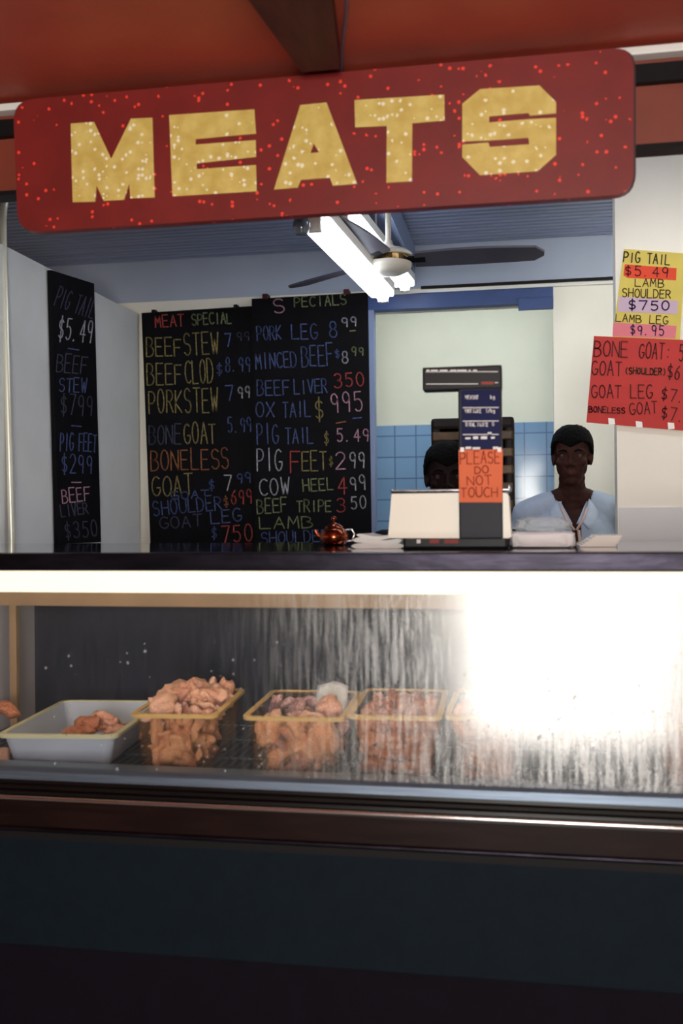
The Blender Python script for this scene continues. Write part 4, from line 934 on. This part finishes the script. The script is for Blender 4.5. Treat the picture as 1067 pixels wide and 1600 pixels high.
    b = grow(b, .006, 9, .5)
    for v in b.verts:
        q = v.co-O; v.co += Vector((0, 1, 0))*(noise.noise(Vector((q.x*9, q.z*5, 3)))*.010)
    kill = []
    for f in b.faces:
        q = f.calc_center_median()-O; top = q.z-(zs+.030)
        if q.z > zs+.022 and math.hypot(q.x, q.y-.03) < .085: kill.append(f); continue
        for (za, zb, half, cx) in open_neck:
            if q.y < .035 and za < q.z < zb+.05 and abs(q.x-cx) < half*min(1.0, (q.z-za)/(zb-za)): kill.append(f); break
        else:
            el, wr, d, n = arm_pose(1 if q.x > 0 else -1, V, zs); sh = V((1 if q.x > 0 else -1)*sh_half, .03, zs-.04); ax = el-sh
            u = (f.calc_center_median()-sh).dot(ax)/ax.length_squared
            if u > .80 and abs(q.x) > sh_half-.02 and el.z < sh.z-.15: kill.append(f)
            elif q.z < zs-.60: kill.append(f)
    bmesh.ops.delete(b, geom=list(set(kill)), context='FACES')
    for v in b.verts:
        if not v.is_boundary: continue
        q = v.co-O; done = False
        for (za, zb, half, cx) in open_neck:
            if q.y < .03 and za-.012 < q.z < min(zb+.05, zs+.02):
                want = half*min(1.0, max(0.0, (q.z-za)/(zb-za))); sgn = 1 if q.x > cx else -1
                if abs(abs(q.x-cx)-want) < .014: v.co.x = x+cx+sgn*want; done = True
        rad = math.hypot(q.x, q.y-.03)
        if not done and q.z > zs+.01 and abs(rad-.085) < .012: v.co.x = x+q.x/rad*.085; v.co.y = y+.03+(q.y-.03)/rad*.085
    bmesh.ops.solidify(b, geom=b.faces[:], thickness=.004)
    sh_o = obj('shirt', b, shirt_mat, t, smooth=True)
    # trousers and shoes
    b = nb()
    ball(b, V(0, .02, zs-.56), (.165, .118, .09), 3)
    for s in (-1, 1):
        hip = V(s*.085, .02, zs-.60); kn = V(s*.095, .005, .48); an = V(s*.10, .025, .11); chain(b, [hip, hip.lerp(kn, .5), kn, an], [.102, .090, .072, .062])
    obj('trousers', grow(b, .010, 5, .5), trouser_m, t, smooth=True)
    for s in (-1, 1):
        b = nb(); chain(b, [V(s*.10, .05, .05), V(s*.105, -.05, .045), V(s*.112, -.16, .036)], [.050, .049, .038]); b2 = grow(b, .007, 4, .5)
        for v in b2.verts: v.co.z = max(v.co.z, .0015)
        obj('shoe', b2, shoe_m, t, smooth=True)
    return t, V, zs, sh_o
down = lambda s, V, zs: (V(s*.235, .05, zs-.33), V(s*.24, -.02, zs-.58), (0, -.12, -1), (-s, 0, -.05))
px_ = Plane((0, 4.05, 0), (0, -1, 0)).at(894, 758)
A, V, zs, sh = person('person in an open necked pale blue shirt standing beside the partition with the price signs', px_.x, 4.06, px_.z-.004, -6, skin1, shirt_m, down,
                  [(px_.z-.168, px_.z-.06, .052, 0.004), (px_.z-.30, px_.z-.205, .018, .012)], .175, .97)
# collar flaps, placket edges
def flap(parent, pts, m, name, th=.004):
    bm = nb(); prism(bm, pts, (0, th, .001)); return obj(name, bm, m, parent)
zc0 = px_.z
for s in (-1, 1):
    bm = nb(); rows = []
    for (a, b_, c), (a2, b2_, c2) in [((.062, .060, zs+.052), (.082, .064, zs+.020)), ((.066, .010, zs+.044), (.092, .004, zs+.006)), ((.056, -.045, zs+.012), (.092, -.058, zs-.028)), ((.038, -.078, zs-.030), (.078, -.086, zs-.072)), ((.026, -.092, zs-.054), (.058, -.094, zs-.086))]:
        rows.append((bm.verts.new(V(s*a, b_, c)), bm.verts.new(V(s*a2, b2_, c2))))
    for (p, q), (p2, q2) in zip(rows, rows[1:]): bm.faces.new((p, q, q2, p2))
    bmesh.ops.subdivide_edges(bm, edges=bm.edges[:], cuts=2, use_grid_fill=True); bmesh.ops.solidify(bm, geom=bm.faces[:], thickness=.005)
    obj('collar', bm, collar_m, sh, smooth=True)
    bm = nb(); tube(bm, [V(s*.050+.004, -.074, zs-.002), V(s*.030+.004, -.098, zs-.050), V(.006+s*.004, -.112, zs-.088)], .005, 8)
    obj('placket', bm, placket_m, sh, smooth=True)
bm = nb(); tube(bm, [V(.018, -.108, zs-.088), V(.026, -.106, zs-.17), V(.032, -.108, zs-.24)], .006, 8); obj('placket', bm, placket_m, sh, smooth=True)
p2_ = Plane((0, 3.52, 0), (0, -1, 0)).at(698, 690)
out_arm = lambda s, V, zs: (V(s*.235, -.09, zs-.035), V(s*.15, -.19, zs-.20), (-s*.3, -.2, -1), (0, 1, -.2))
person('person with short black hair in dark clothes half hidden behind the scale', p2_.x, 3.56, p2_.z-.245, 4, skin2, dark_shirt, out_arm, [], .180)
